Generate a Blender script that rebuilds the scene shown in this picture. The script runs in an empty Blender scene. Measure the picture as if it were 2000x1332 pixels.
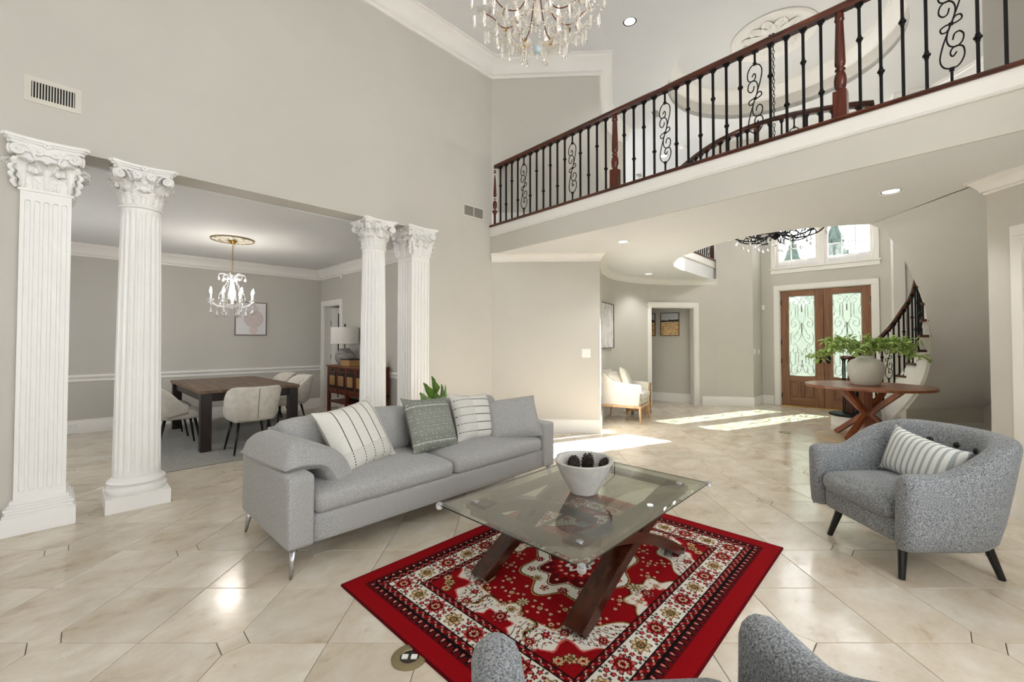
import bpy, bmesh, math, random
import numpy as np
from mathutils import Vector, Matrix

random.seed(11)
scene = bpy.context.scene
C = scene.collection
PI = math.pi
R = math.radians

# ------------------------------------------------------------------ camera
CAM_H, YAW, PITCH, F = 1.37, R(43.8), R(1.15), 833.33
cam_d = bpy.data.cameras.new('camera'); cam_d.lens = 15.0; cam_d.sensor_width = 36.0
cam_d.sensor_fit = 'HORIZONTAL'; cam_d.shift_y = -15.7 / 2000.0
cam_d.clip_start = 0.05; cam_d.clip_end = 200
cam = bpy.data.objects.new('camera', cam_d); C.objects.link(cam)
cam.location = (0, 0, CAM_H); cam.rotation_euler = (PI / 2 + PITCH, 0, YAW - PI / 2)
scene.camera = cam

# ------------------------------------------------------------------ light
world = bpy.data.worlds.new('world'); scene.world = world; world.use_nodes = True
bg = world.node_tree.nodes['Background']; bg.inputs[0].default_value = (0.93, 0.965, 1.0, 1); bg.inputs[1].default_value = 3.6
def sun_lamp(vec, strength, color):
    l = bpy.data.lights.new('sun', 'SUN'); l.energy = strength; l.color = color; l.angle = R(0.6)
    o = bpy.data.objects.new('sun', l); C.objects.link(o); o.location = (20, -6, 14)
    o.rotation_euler = Vector(vec).to_track_quat('-Z', 'Y').to_euler(); return o
sun_lamp((-0.80, 0.29, -0.50), 44.0, (1.0, 0.985, 0.96))
def window_light(loc, vec, w, h, power, color=(0.95, 0.98, 1.0)):
    l = bpy.data.lights.new('window_daylight', 'AREA'); l.shape = 'RECTANGLE'; l.size = w; l.size_y = h
    l.energy = power; l.color = color
    o = bpy.data.objects.new('window_daylight', l); C.objects.link(o); o.location = loc
    o.rotation_euler = Vector(vec).to_track_quat('-Z', 'Y').to_euler(); return o
window_light((-3.55, 1.75, 1.5), (1, 0, 0.0), 3.6, 1.4, 6)          # stands in for sky outside unseen windows behind the camera
window_light((1.0, -1.75, 2.9), (0, 1, 0.0), 5.0, 3.6, 175)          # area lamp for sky, added outside the unseen side windows
window_light((-1.95, 7.0, 1.5), (1, 0, 0.0), 2.6, 2.0, 55, (0.93, 0.96, 1.0))  # added lamp for sky outside an unseen dining room window
def window_portal(loc, vec, w, h):
    o = window_light(loc, vec, w, h, 1.0); o.data.cycles.is_portal = True; return o
window_portal((10.84, 1.44, 3.9), (-1, 0, 0), 1.7, 2.0); window_portal((10.84, 1.44, 1.25), (-1, 0, 0), 1.6, 2.5)   # foyer window and door glass
window_light((7.6, 9.6, 4.5), (0, -1, 0.0), 2.6, 1.4, 220)           # added lamp to brighten the upper hall, outside a made-up window
scene.view_settings.view_transform = 'Standard'; scene.view_settings.look = 'None'
scene.view_settings.exposure = 0.44; scene.view_settings.gamma = 1.0
scene.view_settings.use_curve_mapping = False

# ------------------------------------------------------------------ measuring helpers
DV = Vector((math.cos(YAW), math.sin(YAW), 0)); RV = Vector((math.sin(YAW), -math.cos(YAW), 0)); ZV = Vector((0, 0, 1))
FW = DV * math.cos(PITCH) + ZV * math.sin(PITCH); UP = ZV * math.cos(PITCH) - DV * math.sin(PITCH)
CP = Vector((0, 0, CAM_H))
def ray(px, py):
    return FW + RV * ((px - 1000) / F) + UP * ((650.3 - py) / F)
def onZ(px, py, z=0.0):
    v = ray(px, py); return CP + v * ((z - CAM_H) / v.z)
def onY(px, py, y):
    v = ray(px, py); return CP + v * (y / v.y)
def onX(px, py, x):
    v = ray(px, py); return CP + v * (x / v.x)
def at(px, depth, py=667):
    v = ray(px, py); return CP + v * (depth / v.dot(DV))
def proj(p):
    q = Vector(p) - CP; f = q.dot(FW)
    return 1000 + F * q.dot(RV) / f, 650.3 - F * q.dot(UP) / f, f
def lerp(a, b, t): return a + (b - a) * t
def V2(p): return (p[0], p[1])

# ------------------------------------------------------------------ mesh builder
class MB:
    def __init__(s): s.v = []; s.f = []; s.uv = None
    def add(s, verts, faces):
        n = len(s.v); s.v.extend([tuple(p) for p in verts]); s.f.extend([tuple(i + n for i in f) for f in faces]); return s
    def box(s, x0, y0, z0, x1, y1, z1):
        if x0 > x1: x0, x1 = x1, x0
        if y0 > y1: y0, y1 = y1, y0
        if z0 > z1: z0, z1 = z1, z0
        v = [(x0,y0,z0),(x1,y0,z0),(x1,y1,z0),(x0,y1,z0),(x0,y0,z1),(x1,y0,z1),(x1,y1,z1),(x0,y1,z1)]
        return s.add(v, [(0,3,2,1),(4,5,6,7),(0,1,5,4),(1,2,6,5),(2,3,7,6),(3,0,4,7)])
    def bar(s, p, q, w, h, up=(0, 0, 1)):
        p = Vector(p); q = Vector(q); t = (q - p).normalized(); u = Vector(up)
        n = t.cross(u)
        if n.length < 1e-5: n = t.cross(Vector((1, 0, 0)))
        n.normalize(); b = n.cross(t)
        v = []
        for c in (p, q):
            for (i, j) in ((-1,-1),(1,-1),(1,1),(-1,1)): v.append(c + n * (i * w / 2) + b * (j * h / 2))
        return s.add(v, [(0,1,2,3),(7,6,5,4),(0,4,5,1),(1,5,6,2),(2,6,7,3),(3,7,4,0)])
    def prism(s, poly, z0, z1):
        n = len(poly)
        a = sum(poly[i][0]*poly[(i+1)%n][1]-poly[(i+1)%n][0]*poly[i][1] for i in range(n))
        if a < 0: poly = poly[::-1]
        v = [(x,y,z0) for x,y in poly] + [(x,y,z1) for x,y in poly]
        f = [tuple(range(n))[::-1], tuple(range(n,2*n))] + [(i,(i+1)%n,n+(i+1)%n,n+i) for i in range(n)]
        return s.add(v, f)
    def grid(s, rows, closed_u=False, closed_v=False, flip=False):
        m = len(rows); n = len(rows[0]); v = [p for r_ in rows for p in r_]; f = []
        for i in range(m if closed_v else m - 1):
            for j in range(n if closed_u else n - 1):
                a = i*n+j; b = i*n+(j+1)%n; c = ((i+1)%m)*n+(j+1)%n; d = ((i+1)%m)*n+j
                f.append((a,d,c,b) if flip else (a,b,c,d))
        return s.add(v, f)
    def lathe(s, prof, n=24, c=(0,0,0), caps=True):
        rows = []
        for (r_, z) in prof:
            rows.append([(c[0]+r_*math.cos(2*PI*k/n), c[1]+r_*math.sin(2*PI*k/n), c[2]+z) for k in range(n)])
        b = len(s.v); s.grid(rows, closed_u=True)
        if caps:
            s.f.append(tuple(b+k for k in range(n))[::-1]); m = len(prof)-1
            s.f.append(tuple(b+m*n+k for k in range(n)))
        return s
    def tube(s, path, rad, n=8, closed=False, flat=1.0):
        P = [Vector(p) for p in path]; m = len(P)
        rr = rad if isinstance(rad, (list, tuple)) else [rad]*m
        prev = None; rows = []
        for i in range(m):
            if closed: t = P[(i+1)%m]-P[i-1]
            else: t = P[min(i+1,m-1)]-P[max(i-1,0)]
            if t.length < 1e-9: t = Vector((0,0,1))
            t.normalize()
            if prev is None:
                a = Vector((0,0,1)) if abs(t.z) < .9 else Vector((1,0,0))
                nn = t.cross(a).normalized()
            else:
                nn = prev - t*prev.dot(t)
                nn = nn.normalized() if nn.length > 1e-6 else t.orthogonal().normalized()
            prev = nn; bb = t.cross(nn)
            rows.append([P[i]+(nn*math.cos(2*PI*k/n)+bb*math.sin(2*PI*k/n)*flat)*rr[i] for k in range(n)])
        b = len(s.v); s.grid(rows, closed_u=True, closed_v=closed)
        if not closed:
            s.f.append(tuple(b+k for k in range(n))[::-1]); s.f.append(tuple(b+(m-1)*n+k for k in range(n)))
        return s
    def sweep(s, prof, path, side=1, closed=False, zs=None):
        """prof: closed list of (offset, z); path: list of (x, y); offset goes to the left of the path times side"""
        P = [Vector((p[0], p[1])) for p in path]; m = len(P); rows = []
        for i in range(m):
            a = P[i]-P[i-1] if (i > 0 or closed) else P[1]-P[0]
            b = P[(i+1)%m]-P[i] if (i < m-1 or closed) else a
            a = a.normalized(); b = b.normalized()
            na = Vector((-a.y, a.x))*side; nb = Vector((-b.y, b.x))*side
            k = na+nb; k = k/max(.25, k.dot(na)) if k.length > 1e-6 else na
            dz = zs[i] if zs else 0
            rows.append([(P[i].x+k.x*o, P[i].y+k.y*o, z+dz) for (o, z) in prof])
        b0 = len(s.v); n = len(prof); s.grid(rows, closed_u=True, closed_v=closed)
        if not closed:
            s.f.append(tuple(b0+k for k in range(n))); s.f.append(tuple(b0+(m-1)*n+k for k in range(n))[::-1])
        return s
    def rbox(s, c, half, r_, seg=6, bulge=(0,0,0), rot=None):
        """rounded box with optional bulge on each axis"""
        hx, hy, hz = half; r_ = min(r_, hx, hy, hz)
        def ax(n): 
            t = [-1+2*i/n for i in range(n+1)]
            return [math.copysign(1-(1-abs(x))**1.6, x) for x in t]
        A = ax(seg); pts = {}; verts = []; faces = []
        def vid(p):
            k = tuple(round(x, 5) for x in p)
            if k in pts: return pts[k]
            q = Vector((p[0]*hx, p[1]*hy, p[2]*hz)); qc = Vector([max(-(h-r_), min(h-r_, x)) for x, h in zip(q, half)])
            n = q-qc
            if n.length > 1e-9: q = qc+n.normalized()*r_
            b = Vector((bulge[0]*p[0]*(1-p[1]**2)*(1-p[2]**2), bulge[1]*p[1]*(1-p[0]**2)*(1-p[2]**2), bulge[2]*p[2]*(1-p[0]**2)*(1-p[1]**2)))
            q = q+b
            if rot: q = rot @ q
            verts.append(q+Vector(c)); pts[k] = len(verts)-1; return pts[k]
        for axis in range(3):
            for sg in (-1, 1):
                for i in range(seg):
                    for j in range(seg):
                        cs = []
                        for (a, b) in ((A[i],A[j]),(A[i+1],A[j]),(A[i+1],A[j+1]),(A[i],A[j+1])):
                            p = [0,0,0]; p[axis] = sg; p[(axis+1)%3] = a; p[(axis+2)%3] = b; cs.append(vid(p))
                        faces.append(tuple(cs) if sg > 0 else tuple(cs[::-1]))
        return s.add(verts, faces)
    def xf(s, m):
        s.v = [tuple(m @ Vector(p)) for p in s.v]; return s
    def join(s, o): return s.add(o.v, o.f)
    def mesh(s, name, mat=None, smooth=False):
        me = bpy.data.meshes.new(name); me.from_pydata(s.v, [], s.f); me.update()
        if mat: me.materials.append(mat)
        if smooth: me.polygons.foreach_set('use_smooth', [True]*len(me.polygons))
        return me
    def build(s, name, mat, parent=None, smooth=False, loc=None, rot=None, bevel=0, auto=None):
        me = s.mesh(name, mat, smooth or auto is not None)
        if auto is not None: me.set_sharp_from_angle(angle=R(auto))
        o = bpy.data.objects.new(name, me); C.objects.link(o)
        if parent: o.parent = parent
        if loc: o.location = loc
        if rot: o.rotation_euler = rot
        if bevel:
            b = o.modifiers.new('bevel', 'BEVEL'); b.width = bevel; b.segments = 2; b.limit_method = 'ANGLE'; b.angle_limit = R(40)
        return o
def inst(src, parent=None, loc=None, rot=None, scale=None, name=None):
    o = src.copy(); C.objects.link(o); o.parent = parent
    if name: o.name = name
    if loc is not None: o.location = loc
    if rot is not None: o.rotation_euler = rot
    if scale is not None: o.scale = scale
    return o
def tag(o, label, cat, group=None, kind=None):
    if label: o['label'] = label
    if cat: o['category'] = cat
    if group: o['group'] = group
    if kind: o['kind'] = kind
    return o
def thing(name, label, cat, loc=(0,0,0), rz=0, group=None):
    o = bpy.data.objects.new(name, None); C.objects.link(o); o.empty_display_size = .1
    o.location = loc; o.rotation_euler = (0, 0, rz); return tag(o, label, cat, group)
def struct(o): o['kind'] = 'structure'; return o
def copy_tree(o, parent=None):
    c = o.copy(); C.objects.link(c); c.parent = parent
    for ch in list(o.children): copy_tree(ch, c)
    return c
def catmull(pts, n=8, closed=False):
    P = [Vector(p) for p in pts]; m = len(P); out = []
    rng = range(m if closed else m-1)
    for i in rng:
        g = (lambda k: P[k % m]) if closed else (lambda k: P[max(0, min(m-1, k))])
        p0, p1, p2, p3 = g(i-1), g(i), g(i+1), g(i+2)
        for k in range(n):
            t = k/n
            out.append(0.5*((2*p1)+(p2-p0)*t+(2*p0-5*p1+4*p2-p3)*t*t+(3*p1-p0-3*p2+p3)*t**3))
    if not closed: out.append(P[-1])
    return out

# ------------------------------------------------------------------ materials
def srgb(r_, g=None, b=None):
    if g is None: r_, g, b = r_
    f = lambda c: (c/255/12.92 if c/255 <= .04045 else ((c/255+.055)/1.055)**2.4)
    return (f(r_), f(g), f(b), 1)
class NT:
    def __init__(s, name):
        s.m = bpy.data.materials.new(name); s.m.use_nodes = True; s.t = s.m.node_tree; s.n = s.t.nodes
        s.b = s.n['Principled BSDF']; s.out = s.n['Material Output']
    def new(s, typ, **kw):
        n = s.n.new(typ)
        for k, v in kw.items(): setattr(n, k, v)
        return n
    def link(s, a, b): s.t.links.new(a, b)
    def coords(s, kind='Object', scale=(1,1,1), rot=(0,0,0)):
        tc = s.new('ShaderNodeTexCoord'); mp = s.new('ShaderNodeMapping')
        mp.inputs['Scale'].default_value = scale; mp.inputs['Rotation'].default_value = rot
        s.link(tc.outputs[kind], mp.inputs[0]); return mp.outputs[0]
    def noise(s, vec, scale, detail=4, rough=.55, dist=0):
        n = s.new('ShaderNodeTexNoise'); n.inputs['Scale'].default_value = scale; n.inputs['Detail'].default_value = detail
        n.inputs['Roughness'].default_value = rough; n.inputs['Distortion'].default_value = dist
        if vec is not None: s.link(vec, n.inputs['Vector'])
        return n.outputs['Fac']
    def ramp(s, fac, stops, mode='LINEAR'):
        n = s.new('ShaderNodeValToRGB'); n.color_ramp.interpolation = mode; e = n.color_ramp.elements
        while len(e) > 1: e.remove(e[0])
        e[0].position = stops[0][0]; e[0].color = stops[0][1]
        for p, c in stops[1:]:
            x = e.new(p); x.color = c
        s.link(fac, n.inputs[0]); return n.outputs[0]
    def mix(s, fac, a, b, mode='MIX'):
        n = s.new('ShaderNodeMix', data_type='RGBA', blend_type=mode)
        for sock, v in ((n.inputs[0], fac), (n.inputs[6], a), (n.inputs[7], b)):
            if hasattr(v, 'links') or hasattr(v, 'is_linked'): s.link(v, sock)
            else: sock.default_value = v
        return n.outputs[2]
    def math(s, op, a, b=None, c=None):
        n = s.new('ShaderNodeMath', operation=op)
        for i, v in enumerate((a, b, c)):
            if v is None: continue
            if hasattr(v, 'is_linked'): s.link(v, n.inputs[i])
            else: n.inputs[i].default_value = v
        return n.outputs[0]
    def bump(s, h, strength=.3, dist=.002):
        n = s.new('ShaderNodeBump'); n.inputs['Strength'].default_value = strength; n.inputs['Distance'].default_value = dist
        s.link(h, n.inputs['Height']); s.link(n.outputs[0], s.b.inputs['Normal'])
    def setp(s, base=None, rough=None, metal=None, **kw):
        if base is not None:
            if hasattr(base, 'is_linked'): s.link(base, s.b.inputs['Base Color'])
            else: s.b.inputs['Base Color'].default_value = base
        if rough is not None:
            if hasattr(rough, 'is_linked'): s.link(rough, s.b.inputs['Roughness'])
            else: s.b.inputs['Roughness'].default_value = rough
        if metal is not None: s.b.inputs['Metallic'].default_value = metal
        for k, v in kw.items(): s.b.inputs[k.replace('_', ' ')].default_value = v
        return s
def plain(name, c, rough=.5, metal=0, var=.06, scale=6, **kw):
    t = NT(name); c = srgb(c); v = t.coords()
    d = tuple(x*(1-var*1.6) for x in c[:3])+(1,); e = tuple(min(1, x*(1+var)) for x in c[:3])+(1,)
    col_ = t.ramp(t.noise(v, scale), [(.3, d), (.7, e)]); t.setp(col_, rough, metal, **kw); return t.m
def fabric(name, c1, c2, scale=260, bump=.5, stretch=(1,1,1), rough=.95, dist=.0015, big=0):
    t = NT(name); v = t.coords(scale=stretch)
    n = t.noise(v, scale, 3, .7); col_ = t.ramp(n, [(.36, srgb(c1)), (.64, srgb(c2))])
    if big:
        n2 = t.noise(t.coords(), 9, 3); col_ = t.mix(t.math('MULTIPLY', n2, big), col_, srgb(c1))
    t.setp(col_, rough); t.b.inputs['Sheen Weight'].default_value = .15; t.bump(n, bump, dist); return t.m
def wood(name, c1, c2, c3=None, axis=0, scale=9, rough=.35, stretch=14):
    t = NT(name); st = [stretch]*3; st[axis] = 1
    v = t.coords(scale=st); n = t.noise(v, scale/6, 6, .62, .6)
    stops = [(.3, srgb(c1)), (.62, srgb(c2))]
    if c3: stops.append((.78, srgb(c3)))
    t.setp(t.ramp(n, stops), rough); t.bump(n, .12, .001); return t.m

M = {}
M['wall'] = plain('greige_paint', (201, 197, 188), .82, var=.015, scale=2)
M['wall_dining'] = plain('dining_paint', (194, 191, 183), .82, var=.015, scale=2)
M['ceil'] = plain('ceiling_paint', (226, 226, 225), .85, var=.01, scale=2)
M['trim'] = plain('white_gloss_paint', (236, 233, 227), .38, var=.01, scale=3)
M['column'] = plain('column_paint', (243, 241, 237), .42, var=.012, scale=6)
M['black'] = plain('black_iron', (10, 9, 9), .6, 0, var=.1, Specular_IOR_Level=.25)
M['dark'] = plain('dark_void', (16, 14, 13), .8)
M['brass'] = plain('brass', (178, 142, 72), .3, 1.0, var=.08)
M['bronze'] = plain('aged_bronze', (142, 128, 96), .45, .5, var=.1)
M['rust'] = plain('rust_brown_metal', (112, 58, 30), .4, .4, var=.1)
M['nickel'] = plain('brushed_steel', (188, 188, 190), .28, 1.0, var=.04)
M['plate'] = plain('white_plastic', (236, 235, 230), .4, var=.01)
M['vent'] = plain('vent_enamel', (212, 206, 194), .5, var=.01)
M['rail'] = wood('rail_oak_stain', (34, 13, 8), (88, 38, 20), (132, 78, 38), axis=1, scale=10, rough=.25, stretch=10)
M['newel'] = wood('newel_oak_stain', (44, 13, 8), (96, 36, 17), (140, 76, 34), axis=2, scale=12, rough=.22, stretch=12)
M['doorwood'] = wood('mahogany_door', (104, 66, 38), (142, 96, 58), (160, 112, 70), axis=2, scale=8, rough=.4, stretch=12)
M['doorwood_h'] = wood('mahogany_rail', (104, 66, 38), (142, 96, 58), (160, 112, 70), axis=1, scale=8, rough=.4, stretch=12)
M['grout'] = plain('grout', (128, 118, 104), .9)
def glass(name, tint=(1,1,1), gloss=.12, rough=.0, transl=0, k=.8):
    t = NT(name); t.n.remove(t.b); tr = t.new('ShaderNodeBsdfTransparent'); tr.inputs[0].default_value = tint+(1,)
    gl = t.new('ShaderNodeBsdfGlossy'); gl.inputs['Roughness'].default_value = rough
    lw = t.new('ShaderNodeLayerWeight'); lw.inputs[0].default_value = .5
    fac = t.math('MINIMUM', t.math('MULTIPLY_ADD', t.math('POWER', lw.outputs['Facing'], 3.0), k, gloss), 1.0)
    mx = t.new('ShaderNodeMixShader'); t.link(fac, mx.inputs[0]); t.link(tr.outputs[0], mx.inputs[1]); t.link(gl.outputs[0], mx.inputs[2])
    sh = mx.outputs[0]
    if transl:
        tl = t.new('ShaderNodeBsdfTranslucent'); tl.inputs[0].default_value = (.95, .97, .94, 1)
        m2 = t.new('ShaderNodeMixShader'); m2.inputs[0].default_value = transl
        t.link(sh, m2.inputs[1]); t.link(tl.outputs[0], m2.inputs[2]); sh = m2.outputs[0]
    t.link(sh, t.out.inputs[0]); return t.m
M['pane'] = glass('window_glass', gloss=.004, k=.1)
M['doorglass'] = glass('textured_glass', (.62, .70, .64), .05, .15, .03)
M['tableglass'] = glass('table_glass', (.86, .90, .86), .10, .0)
M['glassedge'] = plain('glass_edge', (22, 32, 28), .12)
def crystal(name, tint=(1,1,1,1)):
    t = NT(name); t.setp(tint, .03); t.b.inputs['Transmission Weight'].default_value = .74; t.b.inputs['IOR'].default_value = 1.5; return t.m
M['crystal'] = crystal('crystal')
def travertine(name, pinkish=0):
    t = NT(name); oi = t.new('ShaderNodeObjectInfo'); ge = t.new('ShaderNodeNewGeometry')
    rnd = t.math('FRACT', t.math('ADD', oi.outputs['Random'], ge.outputs['Random Per Island']))
    tc = t.new('ShaderNodeTexCoord'); off = t.new('ShaderNodeVectorMath', operation='MULTIPLY_ADD')
    off.inputs[1].default_value = (1, 1, 1)
    comb = t.new('ShaderNodeCombineXYZ'); t.link(t.math('MULTIPLY', rnd, 37.0), comb.inputs[0]); t.link(t.math('MULTIPLY', rnd, 91.0), comb.inputs[1])
    t.link(ge.outputs['Position'], off.inputs[0]); t.link(comb.outputs[0], off.inputs[2])
    mp = t.new('ShaderNodeMapping'); mp.inputs['Scale'].default_value = (1.0, 1.45, 1); mp.inputs['Rotation'].default_value = (0, 0, R(20)); t.link(off.outputs[0], mp.inputs[0])
    n1 = t.noise(mp.outputs[0], 2.8, 9, .66, .35); n2 = t.noise(mp.outputs[0], 7.0, 9, .74, .5)
    c = t.ramp(n1, [(.28, srgb(182, 163, 141)), (.42, srgb(207, 195, 177)), (.56, srgb(217, 208, 194)), (.74, srgb(229, 224, 215))])
    veins = t.ramp(n2, [(.30, (.76, .69, .60, 1)), (.40, (1, 1, 1, 1)), (.74, (1, 1, 1, 1)), (.84, (1.0, .97, .93, 1))])
    c = t.mix(.85, c, veins, 'MULTIPLY')
    tone = t.ramp(rnd, [(0, (.88, .86, .82, 1)), (.5, (.96, .95, .93, 1)), (1, (1, .99, .96, 1))])
    c = t.mix(1.0, c, tone, 'MULTIPLY')
    rg = t.ramp(n2, [(.3, (.26, .26, .26, 1)), (.6, (.11, .11, .11, 1))])
    t.setp(c, rg); t.b.inputs['Specular IOR Level'].default_value = .55
    t.bump(n2, .05, .001); return t.m
M['tile'] = travertine('travertine_polished')

# ================================================================== the house
YM, YB = 4.72, 5.00                    # living-room wall: front and back face
OX0, OX1, HD = -.25, 3.295, 2.84         # opening to the dining room
ZC1, ZF2, ZC2 = 2.70, 3.135, 5.66      # lower ceiling, upper floor, upper ceiling
K = Vector((4.47, YM, 0)); KO = at(1172, 6.4); KO.z = 0
RC = at(1933, 3.5); RC.z = 0
B1 = onZ(2000, 255, ZC1); B1.z = 0
bdir = (B1-K).normalized(); bnrm = Vector((-bdir.y, bdir.x, 0))      # along the balcony / away from the living room
if bnrm.x < 0: bnrm = -bnrm
def line_x(p, u, q, w):
    det = u.x*(-w.y)+w.x*u.y; dx, dy = q.x-p.x, q.y-p.y
    t = (dx*(-w.y)+w.x*dy)/det; return p+u*t
RE = line_x(K, bdir, RC, -DV)          # where the right angled wall meets the balcony line
LX0, LY0 = -3.2, -1.3                  # rear and side wall of the living room
DBY, DRX, DLX = 9.09, 3.68, -1.6       # dining room back / right / left
DZ = 2.83
FC = Vector((7.67, 1.44, 0))           # middle of the round foyer
DWX = 10.65                            # front door wall
def boxes(name, mat, lst, parent=None):
    m = MB()
    for b in lst: m.box(*b)
    return m.build(name, mat, parent)
def poly_slab(name, mat, outer, holes, z0, z1, parent=None):
    bm = bmesh.new()
    for loop in [outer]+holes:
        vs = [bm.verts.new((p[0], p[1], z0)) for p in loop]
        for i in range(len(vs)): bm.edges.new((vs[i], vs[(i+1) % len(vs)]))
    bmesh.ops.triangle_fill(bm, edges=bm.edges[:], use_beauty=True, use_dissolve=False)
    r_ = bmesh.ops.extrude_face_region(bm, geom=bm.faces[:])
    bmesh.ops.translate(bm, vec=(0, 0, z1-z0), verts=[e for e in r_['geom'] if isinstance(e, bmesh.types.BMVert)])
    bmesh.ops.recalc_face_normals(bm, faces=bm.faces[:])
    me = bpy.data.meshes.new(name); bm.to_mesh(me); bm.free(); me.materials.append(mat)
    o = bpy.data.objects.new(name, me); C.objects.link(o)
    if parent: o.parent = parent
    return o

# ---- floor and its tiles
floor = struct(boxes('floor', M['grout'], [(LX0-.1, LY0-2.1, -.12, 11.0, 9.4, -.006)]))
tag(floor, 'polished cream travertine floor with small square insets', 'floor')
TP, DOT, GAP = .430, .075, .0032
T0 = DV*2.83+RV*(-2.13)
g = GAP/2; hT = TP/2-g
def tile_poly(cx, cy):
    c = DOT+g*1.4; P = []
    for (sx, sy) in ((-1,-1),(1,-1),(1,1),(-1,1)):
        if (sx, sy) == (cx, cy):
            a = (sx*(hT-c+g), sy*hT); b = (sx*hT, sy*(hT-c+g))
            P += [a, b] if sx*sy > 0 else [b, a]
            if sx*sy > 0: P[-2:] = [b, a]
            else: P[-2:] = [a, b]
        else: P.append((sx*hT, sy*hT))
    return P
def tile_mb(P):
    m = MB(); n = len(P); e = .0022
    s_ = [(x*(1-e/hT), y*(1-e/hT)) for x, y in P]
    v = [(x, y, -.012) for x, y in P]+[(x, y, -.0013) for x, y in P]+[(x, y, 0) for x, y in s_]
    f = [(i, (i+1) % n, n+(i+1) % n, n+i) for i in range(n)]+[(n+i, n+(i+1) % n, 2*n+(i+1) % n, 2*n+i) for i in range(n)]+[tuple(range(2*n, 3*n))]
    return m.add(v, f)
def ccw(P):
    a = sum(P[i][0]*P[(i+1) % len(P)][1]-P[(i+1) % len(P)][0]*P[i][1] for i in range(len(P)))
    return P if a > 0 else P[::-1]
tyaw = math.atan2(RV.y, RV.x)
tile_m = {}
for cx in (-1, 1):
    for cy in (-1, 1):
        tile_m[(cx, cy)] = tile_mb(ccw(tile_poly(cx, cy)))
dm = DOT-g*.8
tile_m['dot'] = tile_mb(ccw([(dm, 0), (0, dm), (-dm, 0), (0, -dm)]))
tile_me = {k: m.mesh('floor_tile' if k != 'dot' else 'inset_tile', M['tile']) for k, m in tile_m.items()}
cells = []
for i in range(-30, 31):
    for j in range(-14, 30):
        c = T0+RV*((i+.5)*TP)+DV*((j+.5)*TP)
        if LX0 < c.x < 10.75 and LY0-.35 < c.y < 9.15 and not (c.x < 3.9 and c.y > 9.1) and not (c.x < DLX and c.y > YB) and not (c.y < -.3 and c.x > 6.0 and (c-FC).length > 3.2):
            cells.append(((-1 if i % 2 == 0 else 1, -1 if j % 2 == 0 else 1), c))
        if i % 2 == 0 and j % 2 == 0:
            c = T0+RV*(i*TP)+DV*(j*TP)
            if LX0 < c.x < 10.75 and LY0-.35 < c.y < 9.15 and not (c.x < DLX and c.y > YB): cells.append(('dot', c))
def in_view(c):
    if (c-Vector((0,0,0))).dot(DV) < .6: return False
    x, y, f = proj(c); return -120 < x < 2120 and y < 1420
cells.sort(key=lambda e: (0 if in_view(e[1]) else 1, (e[1]).dot(DV)))
rest = MB()
for n_, (k, c) in enumerate(cells):
    if n_ < 300 and in_view(c):
        o = bpy.data.objects.new('floor_tile' if k != 'dot' else 'inset_tile', tile_me[k]); C.objects.link(o)
        o.parent = floor; o.location = (c.x, c.y, 0); o.rotation_euler = (0, 0, tyaw)
    else:
        mt = Matrix.Translation((c.x, c.y, 0)) @ Matrix.Rotation(tyaw, 4, 'Z')
        rest.add([mt @ Vector(p) for p in tile_m[k].v], tile_m[k].f)
ro = rest.build('floor_tiles', M['tile'], floor); ro['kind'] = 'stuff'

# ---- living-room walls
w = struct(boxes('wall_left', M['wall'], [(LX0-.15, YM, 0, OX0, YB, ZC2), (OX0, YM, HD, OX1, YB, ZC2), (OX1, YM, 0, K.x, YB, ZC2)]))
tag(w, 'tall greige living room wall above the column opening', 'wall')
def panel(m, p, q, z0, z1, th, side=1):
    """wall slab from p to q, thickness to the left of p->q times side"""
    u = (Vector((q[0]-p[0], q[1]-p[1], 0))).normalized(); n = Vector((-u.y, u.x, 0))*side*th
    P = [(p[0], p[1]), (q[0], q[1]), (q[0]+n.x, q[1]+n.y), (p[0]+n.x, p[1]+n.y)]
    m.prism(P, z0, z1); return m
m = MB(); panel(m, K, KO, 0, ZC1, .16); panel(m, K, KO, ZF2, ZC2, .16)
tag(struct(m.build('wall_corner', M['wall'])), 'angled greige wall between living room and foyer', 'wall')
m = MB(); panel(m, RE-DV*.0, RC, 0, ZC1, .16, -1); panel(m, RE, RC, ZF2, ZC2, .16, -1)
tag(struct(m.build('wall_right', M['wall'])), 'angled greige wall end at the right edge', 'wall')
# unseen rear and side walls, windows sized for the light they admit
def holed_wall(name, fixed, axis, a0, a1, holes, th, mat=M['wall'], z1=ZC2):
    m = MB(); zs = sorted(set([0, z1]+[h[2] for h in holes]+[h[3] for h in holes])); xs = sorted(set([a0, a1]+[h[0] for h in holes]+[h[1] for h in holes]))
    for i in range(len(xs)-1):
        run = None
        for j in range(len(zs)-1):
            cx, cz = (xs[i]+xs[i+1])/2, (zs[j]+zs[j+1])/2
            if any(h[0] < cx < h[1] and h[2] < cz < h[3] for h in holes): continue
            if axis == 'y': m.box(fixed, xs[i], zs[j], fixed+th, xs[i+1], zs[j+1])
            else: m.box(xs[i], fixed, zs[j], xs[i+1], fixed+th, zs[j+1])
    return struct(m.build(name, mat))
rear = [(y, y+.9, z, zz) for y in (.2, 2.6) for (z, zz) in ((.9, 2.2),)]
tag(holed_wall('wall_rear', LX0, 'y', LY0-.15, YM, rear, -.15), 'rear wall with tall windows', 'wall')
side = [(x, x+1.1, z, zz) for x in (-1.6, .15, 1.9) for (z, zz) in ((.8, 2.3), (3.2, 5.0))]
tag(holed_wall('wall_side', LY0, 'x', LX0-.15, RE.x-.05, side, -.15), 'side wall with windows', 'wall')
wn = 1
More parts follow.
